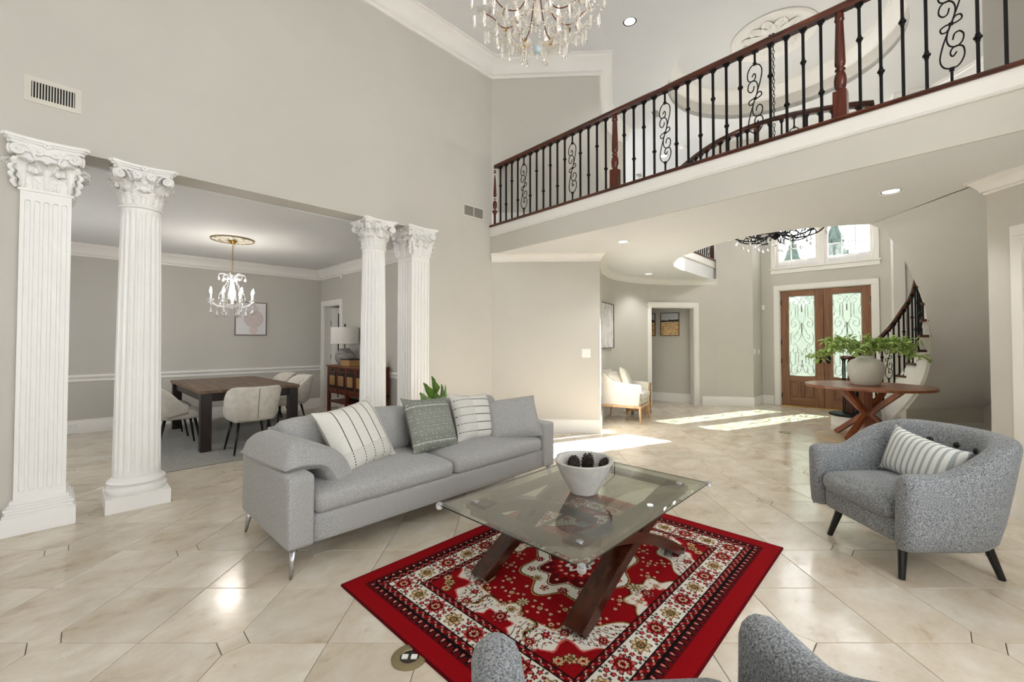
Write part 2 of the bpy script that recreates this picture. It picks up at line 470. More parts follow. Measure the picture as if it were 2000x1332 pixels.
def plain_window(axis, fixed, h, name):
    fr = MB(); a0, a1, z0, z1 = h; b = .05; c_ = (a0+a1)/2
    L = [(a0, a0+b, z0, z1), (a1-b, a1, z0, z1), (a0, a1, z0, z0+b), (a0, a1, z1-b, z1), (c_-.02, c_+.02, z0, z1), (a0, a1, (z0+z1)/2-.02, (z0+z1)/2+.02)]
    for (p, q, r0, r1) in L:
        if axis == 'y': fr.box(fixed-.04, p, r0, fixed+.02, q, r1)
        else: fr.box(p, fixed-.04, r0, q, fixed+.02, r1)
    o = struct(fr.build(name, M['trim'])); tag(o, 'unseen white framed window', 'window')
    pn = MB()
    if axis == 'y': pn.box(fixed-.012, a0, z0, fixed-.006, a1, z1)
    else: pn.box(a0, fixed-.012, z0, a1, fixed-.006, z1)
    pn.build('pane', M['pane'], o)
for h in rear: wn += 1; plain_window('y', LX0-.06, h, 'window_%d' % wn)
for h in side: wn += 1; plain_window('x', LY0-.06, h, 'window_%d' % wn)

# ---- dining room shell
tag(struct(boxes('wall_dining_back', M['wall_dining'], [(DLX-.15, DBY, 0, DRX+1.7, DBY+.15, DZ+.1)])), 'greige back wall of the dining room', 'wall')
DD0, DD1, DDH = 8.17, 8.93, 2.10
tag(holed_wall('wall_dining_right', DRX, 'y', YB, DBY, [(DD0, DD1, -1, DDH)], .15, M['wall_dining'], DZ+.1), 'greige right wall of the dining room with doorway', 'wall')
tag(holed_wall('wall_dining_left', DLX, 'y', YB, DBY, [(6.2, 7.6, .9, 2.2)], -.15, M['wall_dining'], DZ+.1), 'dining room wall with window', 'wall')
wn += 1; plain_window('y', DLX-.06, (6.2, 7.6, .9, 2.2), 'window_%d' % wn)  # unseen window put in to light the dining room
tag(struct(boxes('ceiling_dining', M['ceil'], [(DLX-.15, YB, DZ, DRX+1.7, DBY+.15, DZ+.14)])), 'white dining room ceiling', 'ceiling')
tag(struct(boxes('wall_pantry', M['wall_dining'], [(DRX+1.5, 6.8, 0, DRX+1.65, DBY, DZ), (DRX+.15, 6.7, 0, DRX+1.65, 6.85, DZ)])), 'dim wall of the room beyond the dining door', 'wall')

# ---- foyer walls
LW = [(1172, 6.4), (1173, 7.0), (1176, 7.62), (1188, 8.1), (1204, 8.42), (1222, 8.66), (1244, 8.85), (1258, 8.95), (1272, 9.03), (1300, 9.12), (1330, 9.17), (1356, 9.18), (1371, 9.18), (1400, 9.15), (1440, 9.07), (1471, 8.95)]
LWp = [V2(at(*p)) for p in LW]
def thick(path, th, side, z0, z1, m=None):
    m = m or MB(); m.sweep([(0, z0), (th, z0), (th, z1), (0, z1)], path, side); return m
i1213 = 5; iA, iB = 8, 11; i1400 = 13
m = MB()
thick(LWp[:iA+1], .15, 1, 0, ZC1, m); thick(LWp[iA:iB+1], .15, 1, 2.10, ZC1, m); thick(LWp[iB:i1400+1], .15, 1, 0, ZC1, m)
thick(LWp[i1400:], .15, 1, 0, ZC2, m); thick(LWp[:i1213+1], .15, 1, ZF2, ZC2, m)
rl = Vector((LWp[-1][0], LWp[-1][1], 0)); LRY = rl.y
m.box(rl.x, LRY, 0, DWX+.15, LRY+.15, ZC2)
tag(struct(m.build('wall_foyer_left', M['wall'], auto=30)), 'curved greige foyer wall with a cased doorway', 'wall')
# cased doorway
def casing(name, p, q, h, w_, th, towards, label, mat=M['trim'], depth=.16):
    u = (Vector(q)-Vector(p)); u.z = 0; L = u.length; u.normalize(); n = Vector(towards).normalized()
    o = struct(thing(name, label, 'door'))
    def pc(nm, a0, a1, z0, z1):
        m = MB()
        for (ins, t) in ((0, th*.6), (w_*.18, th)):
            A = Vector(p)+u*(a0+(ins if a1-a0 < .3 else ins)); Bq = Vector(p)+u*(a1-ins)
            za, zb = (z0, z1-ins) if a1-a0 < .3 else (z0+ins, z1-ins)
            m.prism([V2(A), V2(Bq), V2(Bq+n*t), V2(A+n*t)], za, zb)
        m.build(nm, mat, o)
    pc('side_casing', -w_, 0, 0, h); pc('side_casing', L, L+w_, 0, h); pc('head_casing', -w_, L+w_, h, h+w_)
    m = MB()
    for a0, a1, z0, z1 in ((-.005, .012, 0, h), (L-.012, L+.005, 0, h), (0, L, h-.012, h+.005)):
        A = Vector(p)+u*a0; Bq = Vector(p)+u*a1
        m.prism([V2(A), V2(Bq), V2(Bq-n*depth), V2(A-n*depth)], z0, z1)
    m.build('jamb', mat, o); return o
pA, pB = Vector((*LWp[iA], 0)), Vector((*LWp[iB], 0))
casing('door_2', pA, pB, 2.10, .105, .03, -DV, 'white cased doorway in the curved foyer wall', depth=.2)
# hall seen through the doorway
hA, hB = at(1235, 10.25), at(1366, 9.42)
m = MB(); panel(m, hA, hB, 0, ZC1, .1)
hall = tag(struct(m.build('wall_hall', M['wall'])), 'greige hall wall seen through the cased doorway', 'wall')
m = MB(); panel(m, at(1235, 10.25), at(1225, 9.1), 0, ZC1, .1, -1); tag(struct(m.build('wall_hall_end', M['wall'])), 'end wall of the small hall', 'wall')
# front wall
RRY = 2*FC.y-LRY
DY0, DY1, DH = .67, 2.20, 2.47
WY0, WY1, WZ0, WZ1 = .64, 2.26, 2.95, 4.85
tag(holed_wall('wall_front', DWX, 'y', RRY-.15, LRY+.15, [(DY0, DY1, -1, DH), (WY0, WY1, WZ0, WZ1)], .15), 'front wall around the entrance doors and tall window', 'wall')
# right foyer wall: mirrored and rounder, behind the staircase
RWR = 3.0
a0 = math.atan2(RC.y-FC.y, RC.x-FC.x); a1 = math.atan2(RRY-.7-FC.y, 2.7)
if a0 > 0: a0 -= 2*PI
RWp = [V2(RC)]+[(FC.x+RWR*math.cos(lerp(a0, a1, t/24)), FC.y+RWR*math.sin(lerp(a0, a1, t/24))) for t in range(1, 25)]+[(10.02, RRY)]
m = MB(); thick(RWp, .15, -1, 0, ZC2, m); m.box(10.02, RRY-.15, 0, DWX+.15, RRY, ZC2)
tag(struct(m.build('wall_foyer_right', M['wall'], auto=30)), 'curved greige foyer wall behind the staircase', 'wall')
# outer shell
tag(struct(boxes('wall_outer', M['wall'], [(10.85, LRY, 0, 11.0, 9.4, ZC2), (3.8, 9.25, 0, 6.3, 9.4, ZC2), (8.9, 9.25, 0, 11.0, 9.4, ZC2), (6.3, 9.25, 0, 8.9, 9.4, 3.8), (6.3, 9.25, 5.2, 8.9, 9.4, ZC2),
    (3.75, YB, DZ+.14, 3.9, 9.4, ZC2), (10.85, -2.0, 0, 11.0, RRY, ZC2), (4.2, -2.15, 0, 11.0, -2.0, ZC2), (4.1, -2.1, 0, 4.25, RE.y+.02, ZC2)])), 'outer walls beyond the foyer', 'wall')
wn += 1; plain_window('x', 9.33, (6.3, 8.9, 3.8, 5.2), 'window_%d' % wn)  # made-up window, gives the added upper hall lamp an opening

# ---- lower ceiling / upper floor slab with the round opening
HC, HR = Vector((7.81, 1.40, 0)), 1.85
hole_edge = [V2(onZ(1700, 438, ZC1)), V2(onZ(1672, 439, ZC1)), V2(onZ(1640, 441, ZC1)), V2(onZ(1600, 444, ZC1)), V2(onZ(1550, 448.5, ZC1)), V2(onZ(1500, 455, ZC1)), V2(onZ(1450, 464, ZC1)), V2(onZ(1400, 476, ZC1)), V2(onZ(1360, 490, ZC1))]
hole_edge = [V2(p) for p in catmull([(x, y, 0) for x, y in hole_edge], 3)]
for px, py in ((1335, 499), (1316, 507.5), (1307, 514), (1308, 520), (1320, 525), (1346, 532), (1372, 540), (1400, 549)):
    hole_edge.append(V2(onZ(px, py, ZC1)))
sm = hole_edge[:]
for _ in range(3):
    sm = [sm[0]]+[((sm[i-1][0]+2*sm[i][0]+sm[i+1][0])/4, (sm[i-1][1]+2*sm[i][1]+sm[i+1][1])/4) for i in range(1, len(sm)-1)]+[sm[-1]]
hole_edge = sm
hEnd = Vector((*hole_edge[-1], 0))
aT = math.atan2(hole_edge[0][1]-FC.y, hole_edge[0][0]-FC.x)
RO = RWR+.05
ring = [(FC.x+RO*math.cos(lerp(a1, aT, t/20)), FC.y+RO*math.sin(lerp(a1, aT, t/20))) for t in range(21)]
hole = hole_edge+[(DWX+.1, hEnd.y), (DWX+.1, RRY-.1), (10.05, RRY-.1)]+ring
outer = [V2(K), V2(RE), (4.2, -2.1), (10.95, -2.1), (10.95, 9.3), (3.85, 9.3), (3.85, YB-.1), (K.x, YB-.1)]
slab = poly_slab('ceiling_lower', M['ceil'], outer, [hole], ZC1, ZF2-.01)
tag(struct(slab), 'white lower ceiling with a round opening over the foyer', 'ceiling')
# beam face, white board and dark nosing of the balcony edge
kx = K-bdir*.0
m = MB(); panel(m, K, RE, ZC1-.001, 2.965, .02, 1 if Vector((-bdir.y, bdir.x, 0)).x < 0 else -1); tag(struct(m.build('trim_1', M['wall'])), 'greige face of the balcony beam', 'beam')
sgn = 1 if Vector((-bdir.y, bdir.x)).x < 0 else -1
m = MB().sweep([(0, 2.965), (.03, 2.965), (.04, 2.978), (.03, 2.992), (.03, 3.105), (0, 3.105)], [V2(K), V2(RE)], sgn)
tag(struct(m.build('trim_2', M['trim'])), 'white board along the balcony edge', 'trim')
m = MB().sweep([(-.12, 3.105), (.045, 3.105), (.055, 3.12), (.045, 3.137), (-.12, 3.137)], [V2(K), V2(RE)], sgn)
tag(struct(m.build('trim_3', M['rail'])), 'dark wooden nosing along the balcony edge', 'trim')
he = hole_edge
m = MB().sweep([(0, 2.96), (.025, 2.96), (.035, 2.972), (.025, 2.985), (.025, 3.105), (0, 3.105)], he, -1)
tag(struct(m.build('trim_4', M['trim'])), 'white board around the round foyer opening', 'trim')
m = MB().sweep([(-.12, 3.105), (.04, 3.105), (.05, 3.12), (.04, 3.137), (-.12, 3.137)], he, -1)
tag(struct(m.build('trim_5', M['rail'])), 'dark wooden nosing around the round foyer opening', 'trim')

# ---- upper ceiling with the round tray
TC = Vector((7.585, 1.61, 0)); TR = 1.56; TZ = 6.15
circ = [(TC.x+TR*math.cos(2*PI*k/72), TC.y+TR*math.sin(2*PI*k/72)) for k in range(72)]
o = poly_slab('ceiling', M['ceil'], [(LX0-.15, -2.2), (11.0, -2.2), (11.0, 9.4), (LX0-.15, 9.4)], [circ], ZC2, ZC2+.08)
tag(struct(o), 'white two storey ceiling with a round tray', 'ceiling')
m = MB(); rows = []
m.lathe([(TR+.06, ZC2+.03), (TR+.06, TZ+.06)], 72, (TC.x, TC.y, 0), caps=False); m.lathe([(TR, ZC2+.001), (TR, TZ-.2)], 72, (TC.x, TC.y, 0), caps=False)
m.f = m.f[:72]+[f[::-1] for f in m.f[72:]]
tag(struct(m.build('wall_tray', M['wall'], smooth=True)), 'greige band around the round ceiling tray', 'wall')
m = MB().lathe([(TR+.05, TZ), (0.001, TZ)], 72, (TC.x, TC.y, 0), caps=False); m.lathe([(TR+.05, TZ+.05), (.001, TZ+.05)], 72, (TC.x, TC.y, 0), caps=False)
tag(struct(m.build('ceiling_tray', M['ceil'])), 'white top of the round ceiling tray', 'ceiling')
m = MB().lathe([(TR, TZ-.22), (TR-.02, TZ-.22), (TR-.025, TZ-.19), (TR-.05, TZ-.17), (TR-.06, TZ-.14), (TR-.12, TZ-.08), (TR-.14, TZ-.05), (TR-.17, TZ-.045), (TR-.18, TZ), (TR-.01, TZ)], 72, (TC.x, TC.y, 0), caps=False)
m.f = [f[::-1] for f in m.f]
tag(struct(m.build('trim_6', M['trim'], auto=35)), 'white crown inside the round ceiling tray', 'trim')

# ---- crowns
def crown_prof(top, h, p):
    return [(0, top-h), (p*.12, top-h), (p*.16, top-h*.86), (p*.3, top-h*.80), (p*.36, top-h*.62), (p*.62, top-h*.30), (p*.80, top-h*.2), (p*.84, top-h*.1), (p, top-h*.07), (p, top), (0, top)]
upath = [(LX0, YM), V2(K)]+LWp[:i1213+1]
tag(struct(MB().sweep(crown_prof(ZC2, .26, .2), upath, -1).build('trim_7', M['trim'], auto=35)), 'wide white crown at the two storey ceiling', 'trim')
lpath = [V2(K), V2(KO)]+LWp[1:i1400+1]
tag(struct(MB().sweep(crown_prof(ZC1, .12, .1), lpath, -1).build('trim_8', M['trim'], auto=35)), 'white crown under the lower foyer ceiling', 'trim')
tag(struct(MB().sweep(crown_prof(ZC1, .12, .1), [V2(RE), V2(RC), RWp[1], RWp[2]], 1).build('trim_9', M['trim'], auto=35)), 'white crown at the right wall end', 'trim')
dp = [(DLX, YB), (DLX, DBY), (DRX, DBY), (DRX, YB)]
tag(struct(MB().sweep(crown_prof(DZ, .18, .15), dp, -1).build('trim_10', M['trim'], auto=35)), 'white crown around the dining room', 'trim')
tag(struct(MB().sweep(crown_prof(ZC2, .26, .2), [V2(RE), V2(RC)]+RWp[1:], 1).build('trim_11', M['trim'], auto=35)), 'white crown above the stair wall', 'trim')
# ---- chair rail
def rail_prof(z0, z1, p):
    h = z1-z0; return [(0, z0), (p*.35, z0), (p*.45, z0+h*.18), (p*.4, z0+h*.35), (p*.75, z0+h*.6), (p, z0+h*.7), (p, z0+h*.9), (p*.8, z1), (0, z1)]
tag(struct(MB().sweep(rail_prof(.77, .87, .04), [(DLX, YB), (DLX, DBY), (DRX, DBY)], -1).build('trim_12', M['trim'], auto=35)), 'white chair rail along the dining room back wall', 'trim')
tag(struct(MB().sweep(rail_prof(.77, .87, .04), [(DRX, DD0-.11), (DRX, YB)], -1).build('trim_13', M['trim'], auto=35)), 'white chair rail behind the sideboard', 'trim')
# ---- baseboards
def base_prof(h=.2, t=.018): return [(0, 0), (t, 0), (t, h*.84), (t*.55, h*.9), (t*.7, h*.94), (t*.4, h), (0, h)]
def baseb(name, path, side, label, h=.2): tag(struct(MB().sweep(base_prof(h), path, side).build(name, M['trim'], auto=35)), label, 'baseboard')
baseb('baseboard_left', [(LX0, YM), (OX0-.06, YM)], -1, 'white baseboard left of the pilaster')
baseb('baseboard_corner', [(OX1+.06, YM), V2(K), V2(KO)]+LWp[1:iA], -1, 'white baseboard along the angled wall')
baseb('baseboard_foyer', LWp[iB+1:]+[(DWX, LRY), (DWX, DY1+.12)], -1, 'white baseboard beside the entrance doors')
baseb('baseboard_hall', [V2(hA), V2(hB)], -1, 'white baseboard in the small hall')
baseb('baseboard_dining', [(DLX, YB), (DLX, DBY), (DRX, DBY), (DRX, DD1+.1)], -1, 'white baseboard of the dining room')
baseb('baseboard_dining_right', [(DRX, DD0-.11), (DRX, YB)], -1, 'white baseboard behind the sideboard')
baseb('baseboard_upper', [V2(K), V2(KO)], -1, 'white baseboard of the upper landing')
bpy.data.objects['baseboard_upper'].location.z = ZF2
baseb('baseboard_right', [V2(RE), V2(RC-DV*.0)], 1, 'white baseboard at the right wall end')
# door casing on the right angled wall
q0 = RC-DV*.30; q1 = RE
pc = onZ(1981, 452, 0)
casing('door_3', RC-DV*(.17+.10+.8), RC-DV*(.17+.10), 2.17, .10, .028, -RV, 'white door casing on the angled wall at the right edge', depth=.05)
m = MB(); A = RC-DV*.27; Bq = RC-DV*1.07
m.prism([V2(A-RV*.005), V2(Bq-RV*.005), V2(Bq-RV*.012), V2(A-RV*.012)], .01, 2.17); m.build('door_leaf', M['trim'], bpy.data.objects['door_3'])
# dining doorway casing and door leaf
casing('door_4', Vector((DRX, DD1, 0)), Vector((DRX, DD0, 0)), DDH, .10, .028, (-1, 0, 0), 'white cased doorway behind the sideboard', depth=.17)

# ================================================================== columns
def leaf_mesh(w, h, curl=2.5, name='leaf'):
    rows = []; nt, ns = 21, 11; z = y = 0; dt = 1/(nt-1)
    for i in range(nt):
        t = i*dt
        th = .10+(max(0, t-.52)/.48)**1.5*curl
        if i: z += math.cos(th)*h*1.12*dt; y += math.sin(th)*h*1.12*dt
        ww = w*(.34+.22*math.sin(PI*min(1, t*1.05)))*(1 if t < .72 else max(.25, 1-((t-.72)/.28)**2*.75))
        ww *= .86+.34*abs(math.sin(PI*5.0*t))**.7
        row = []
        for j in range(ns):
            s_ = -1+2*j/(ns-1)
            rel = .045*h*math.cos(s_*2.5*PI)*(1-.4*t)+.02*h*math.sin(PI*10*t)*abs(s_)+.05*h*(1-abs(s_))-.03*h*abs(s_)**2
            row.append((s_*ww, y+rel*math.cos(th), z-rel*math.sin(th)))
        rows.append(row)
    m = MB().grid(rows); back = MB().grid([[(p[0]*.96, p[1]-.012, p[2]-.004) for p in r_] for r_ in rows], flip=True)
    m.join(back); return m.mesh(name, M['column'], True)
leaf_low = leaf_mesh(.115, .135); leaf_high = leaf_mesh(.125, .225); leaf_pl = leaf_mesh(.10, .14); leaf_ph = leaf_mesh(.12, .24)
def spiral(r0, turns, n=26, shrink=.78):
    return [(r0*(1-shrink*k/n)*math.cos(2*PI*turns*k/n), r0*(1-shrink*k/n)*math.sin(2*PI*turns*k/n)) for k in range(n+1)]
def volute_mesh(r0, x0, z0, lift, name='volute'):
    """flat ribbon in the x-z plane (face looks along -y): stalk from (x0, z0) rising to a rolled end centred on the origin"""
    sp = spiral(r0, 2.1, 30)                      # starts on the right; rotate so that it starts at the top
    rolled = [(y, x) for x, y in sp]              # start (0, r0), turning to the right and down
    pts = [(x0, z0), (lerp(x0, -r0*1.3, .45), lerp(z0, r0, .55)+lift*.2), (-r0*1.1, r0*1.02)]
    P2 = [Vector((p.x, 0, p.z)) for p in catmull([(x, 0, z) for x, z in pts+[rolled[0]]], 5)][:-1]+[Vector((x, 0, z)) for x, z in rolled]
    n = len(P2); m = MB().tube(P2, [lerp(.006, .0085, min(1, i/12)) for i in range(n)], 7, flat=1.0)
    m.tube([Vector((p.x, .012, p.z)) for p in P2], .0075, 6)
    m.lathe([(.001, -.012), (.011, -.008), (.012, .01), (.001, .012)], 10); k = len(m.v)-40
    m.v[k:] = [(x, z*1.2, y) for x, y, z in m.v[k:]]
    return m.mesh(name, M['column'], True)
vol_big = volute_mesh(.036, -.115, -.13, .03); vol_small = volute_mesh(.023, -.012, -.10, .0)
def rosette_mesh(r_):
    m = MB()
    for k in range(7):
        a = 2*PI*k/7; c = (math.cos(a)*r_*.6, 0, math.sin(a)*r_*.6)
        m.rbox(c, (r_*.34, r_*.22, r_*.34), r_*.2, 3)
    m.rbox((0, -.01, 0), (r_*.3, r_*.35, r_*.3), r_*.25, 3); return m.mesh('rosette', M['column'], True)
ros = rosette_mesh(.026)
def child(name, me, parent, loc, rot=(0, 0, 0), scale=(1, 1, 1)):
    o = bpy.data.objects.new(name, me); C.objects.link(o); o.parent = parent; o.location = loc; o.rotation_euler = rot; o.scale = scale; return o
def abacus(m, hw, z0, z1, cc=.045):
    def outline(s_, inset):
        P = []
        for q in range(4):
            a = PI/2*q; u = Vector((math.cos(a), math.sin(a))); v = Vector((-u.y, u.x))
            c = .028
            for k in range(11):
                t = -1+2*k/10; off = hw*s_-cc*(1-t*t)-inset
                p = u*off+v*(t*(hw*s_-c-inset)); P.append((p.x, p.y))
        return P
    for (s_, a, b) in ((.86, z0, lerp(z0, z1, .38)), (.93, lerp(z0, z1, .38), lerp(z0, z1, .62)), (1.0, lerp(z0, z1, .62), z1)):
        m.prism(outline(s_, 0), a, b)
CB, CT = .235, 2.515
def fluted_shaft(rb, rt, z0, z1, nf=20, dep=.014):
    rows = []; per = 8; N = nf*per; H = z1-z0
    zz = [0, .02, .035, .045, .055, .07]+[.1+.8*k/12 for k in range(13)]+[.93, .945, .955, .965, .98, 1.0]
    for t in zz:
        z = z0+H*t; r_ = lerp(rb, rt, t**1.3)
        ends = min(1, max(0, (min(t, 1-t)-.02)/.035)); row = []
        for k in range(N):
            u = (k % per)/per; a = 2*PI*k/N
            g_ = 0 if u < .25 else math.sin(PI*(u-.25)/.75)
            e = math.sqrt(max(0, 1-(1-ends)**2)) if ends < 1 else 1
            hw = 1 if ends >= 1 else (1 if abs(u-.625)/.375 < e else 0)
            row.append(((r_-dep*g_*hw*min(1, ends*3))*math.cos(a), (r_-dep*g_*hw*min(1, ends*3))*math.sin(a), z))
        rows.append(row)
    m = MB().grid(rows, closed_u=True); return m
def round_column(x, y, label):
    t = thing('round_column', label, 'column', (x, y, 0), 0, 'columns of the dining room opening')
    b = MB().box(-.205, -.205, 0, .205, .205, .115)
    b.lathe([(.195, .115), (.203, .13), (.203, .15), (.192, .163), (.178, .167), (.174, .178), (.178, .188), (.190, .193), (.195, .205), (.188, .217), (.172, .223), (.166, .235), (.162, .243)], 40)
    b.build('base', M['column'], t, auto=40)
    fluted_shaft(.158, .133, .24, 2.50).build('shaft', M['column'], t, auto=50)
    c = MB().lathe([(.135, 2.49), (.148, 2.496), (.152, 2.507), (.146, 2.518), (.134, 2.522), (.132, 2.55), (.136, 2.66), (.15, 2.74), (.178, 2.795)], 32)
    abacus(c, .222, 2.785, 2.84)
    cap = c.build('capital', M['column'], t, auto=35)
    for k in range(8):
        a = 2*PI*k/8
        child('leaf', leaf_low, cap, (.128*math.cos(a), .128*math.sin(a), 2.52), (0, 0, a-PI/2))
        a += PI/8
        child('leaf', leaf_high, cap, (.126*math.cos(a), .126*math.sin(a), 2.53), (0, 0, a-PI/2))
    for q in range(4):
        a = PI/4+PI/2*q
        qa = PI/2*q; nn_ = Vector((math.cos(qa), math.sin(qa), 0)); uu_ = Vector((-nn_.y, nn_.x, 0))
        for s_ in (-1, 1):
            p_ = nn_*.176+uu_*(s_*.150); child('volute', vol_big, cap, (p_.x, p_.y, 2.742), (R(-8)*0, 0, qa+PI/2-s_*R(26)), (s_, 1, 1))
            p_ = nn_*.170+uu_*(s_*.040); child('volute', vol_small, cap, (p_.x, p_.y, 2.752), (0, 0, qa+PI/2), (-s_, 1, 1))
        child('rosette', ros, cap, (.188*math.cos(PI/2*q), .188*math.sin(PI/2*q), 2.815), (0, 0, PI/2*q+PI/2))
    return t
def pilaster(x0, x1, y0, y1, label):
    cx, cy, hx, hy = (x0+x1)/2, (y0+y1)/2, (x1-x0)/2, (y1-y0)/2
    t = thing('square_pilaster', label, 'pilaster', (cx, cy, 0), 0, 'columns of the dining room opening')
    b = MB()
    for (e, z0, z1) in ((.055, 0, .13), (.05, .13, .145), (.038, .145, .17), (.045, .17, .19), (.03, .19, .205), (.018, .205, .235)):
        b.box(-hx-e, -hy-e, z0, hx+e, hy+e*.2, z1)
    b.build('base', M['column'], t, bevel=.004)
    # shaft: four sided, flutes cut into the front and both sides
    s_ = MB(); Z0, Z1 = .23, 2.47
    def face(half, place, nf):
        fw = 2*half/(nf*1.0+.55*(nf+1)+.4); ribs = .55*fw
        xs = [-half]; x = -half+ribs+.2*fw; cuts = []
        for k in range(nf): cuts.append((x, x+fw)); x += fw+ribs
        for (a, b_) in cuts: xs += [a-.0005, a+fw*.08, a+fw*.22, a+fw*.5, a+fw*.78, a+fw*.92, b_+.0005]
        xs.append(half)
        za, zb = Z0+.06, Z1-.07; zs = [Z0, za-.001, za+fw*.04, za+fw*.15, za+fw*.5]+[lerp(za+fw*.6, zb-fw*.6, k/6) for k in range(7)]+[zb-fw*.5, zb-fw*.15, zb-fw*.04, zb+.001, Z1]
        rows = []
        for z in zs:
            row = []
            for xx in xs:
                d = 0
                for (a, b_) in cuts:
                    c_ = (a+b_)/2; rr = fw/2
                    if a <= xx <= b_ and za <= z <= zb:
                        zz = z
                        dz = max(0, (za+rr)-zz, zz-(zb-rr))
                        if dz**2+(xx-c_)**2 <= rr*rr: d = .012
                row.append(place(xx, d, z))
            rows.append(row)
        s_.grid(rows)
    face(hx, lambda x, d, z: (x, -hy+d, z), 5)
    face(hy, lambda x, d, z: (-hx+d, -x, z), 5); face(hy, lambda x, d, z: (hx-d, x, z), 5)
    s_.box(-hx+.013, -hy+.013, Z0, hx-.013, hy, Z1)
    s_.build('shaft', M['column'], t)
    c = MB(); c.box(-hx-.01, -hy-.01, 2.465, hx+.01, hy, 2.485)
    for (e, z0, z1) in ((-.004, 2.485, 2.6), (.002, 2.6, 2.68), (.02, 2.68, 2.74), (.04, 2.74, 2.79)): c.box(-hx-e, -hy-e, z0, hx+e, hy, z1)
    # abacus with hollow sides
    def outl(e, cc):
        P = []; ax, ay = hx+e, hy+e
        cr = .022
        for (ux, uy, vx, vy, off, ln) in ((0,-1,1,0,ay,ax), (1,0,0,1,ax,ay)):
            for k in range(9):
                tt = -1+2*k/8; o_ = off-cc*(1-tt*tt)
                P.append((ux*o_+vx*tt*(ln-cr), uy*o_+vy*tt*(ln-cr)))
        P += [(ax-cr, hy+.02), (-ax+cr, hy+.02)]
        for k in range(9):
            tt = 1-2*k/8; o_ = ax-cc*(1-tt*tt); P.append((-o_, tt*(ay-cr)))
        return P
    for (e, z0, z1) in ((.065, 2.783, 2.805), (.078, 2.805, 2.818), (.092, 2.818, 2.84)): c.prism(outl(e, .035), z0, z1)
    cap = c.build('capital', M['column'], t, auto=35)
    fs = [((0, -1), hx, hy), ((1, 0), hy, hx), ((-1, 0), hy, hx)]
    for (n, half, off) in fs:
        a = math.atan2(n[1], n[0]); u = Vector((-n[1], n[0], 0)); nn = Vector((n[0], n[1], 0))
        for k in (-.46, .46):
            p = nn*(off-.008)+u*(k*half); child('leaf', leaf_pl, cap, (p.x, p.y, 2.484), (0, 0, a-PI/2))
        for k in (-.92, 0, .92):
            p = nn*(off-.004)+u*(k*half); child('leaf', leaf_ph, cap, (p.x, p.y, 2.484), (0, 0, a-PI/2-k*.45))
        for s_2 in (-1, 1):
            p = nn*(off+.052)+u*(s_2*(half+.012)); child('volute', vol_big, cap, (p.x, p.y, 2.742), (0, 0, a+PI/2-s_2*R(14)), (s_2, 1, 1))
            p = nn*(off+.036)+u*(s_2*.042); child('volute', vol_small, cap, (p.x, p.y, 2.752), (0, 0, a+PI/2), (-s_2, 1, 1))
        p = nn*(off+.05); child('rosette', ros, cap, (p.x, p.y, 2.808), (0, 0, a+PI/2))
    return t
pilaster(-.25, .01, 4.67, 5.0, 'white square fluted pilaster at the left edge of the photo')
round_column(.43, 4.855, 'white round fluted column nearest the viewer, beside the left pilaster')
round_column(2.60, 4.855, 'white round fluted column behind the sofa, next to the far pilaster')
pilaster(3.025, 3.295, 4.67, 5.0, 'white square fluted pilaster behind the sofa, right end of the opening')

# ================================================================== railings
def offset_path(path, o, side):
    m = MB().sweep([(o, 0), (o+.01, 0), (o, .01)], path, side); return [Vector((m.v[i*3][0], m.v[i*3][1], 0)) for i in range(len(path))]
BH = .895
def baluster_mb(h=BH, shoes=True):
    w_ = .0095; m = MB().box(-w_, -w_, 0, w_, w_, h)
    if shoes:
        m.prism([(-.016,-.016),(.016,-.016),(.016,.016),(-.016,.016)], 0, .018)
        m.prism([(-.024,-.024),(.024,-.024),(.024,.024),(-.024,.024)], h-.022, h); m.prism([(-.015,-.015),(.015,-.015),(.015,.015),(-.015,.015)], h-.04, h-.022)
    return m
bal_me = baluster_mb().mesh('baluster', M['black'])
kn = MB().lathe([(.009, -.034), (.014, -.026), (.014, -.020), (.011, -.018), (.023, -.006), (.023, .006), (.011, .018), (.014, .020), (.014, .026), (.009, .034)], 8)
kn_me = kn.mesh('knuckle', M['black'])
def scroll_curves():
    A = [(-.35,.285),(-.15,.42),(.03,.47),(.13,.36),(.0,.28),(-.25,.25),(-.46,.33),(-.52,.55),(-.38,.85),(0,1.0),(.36,.92),(.47,.70),(.38,.42),(.2,.18),(0,0)]
    A = [(-.2,.66),(-.06,.74),(.04,.68),(.0,.58),(-.2,.53),(-.45,.59),(-.5,.78),(-.3,.96),(0,1.0),(.32,.93),(.46,.75),(.36,.48),(.16,.2),(0,0)]
    Bc = [(-.06,.37),(-.13,.25),(-.32,.22),(-.48,.32),(-.42,.47),(-.2,.54),(.06,.49),(.18,.34),(.12,.14),(0,0)]
    Cc = [(0,0),(.22,.0),(.42,.05),(.38,.14),(.2,.15),(.06,.08)]
    out = []
    for cv in (A, Bc):
        out.append(cv+[(-x, -y) for x, y in cv[::-1][1:]])
    out.append(Cc); out.append([(-x, -y) for x, y in Cc])
    return out
def scroll_mb(h=BH, lean=0):
    m = MB(); cz = h*.5; hh = h*.35; ww = .062
    for cv in scroll_curves():
        P = catmull([(x*ww*2, 0, cz+y*hh) for x, y in cv], 6); m.tube(P, .0052, 6)
    w_ = .0075; m.box(-w_, -w_, 0, w_, w_, cz-hh); m.box(-w_, -w_, cz+hh, w_, w_, h)
    m.box(-.016, -.016, 0, .016, .016, .018); m.box(-.024, -.024, h-.022, .024, .024, h); m.box(-.013, -.013, cz+hh-.004, .013, .013, cz+hh+.016); m.box(-.013, -.013, cz-hh-.016, .013, .013, cz-hh+.004)
    m.box(-.012, -.009, cz-.009, .012, .009, cz+.009)
    return m
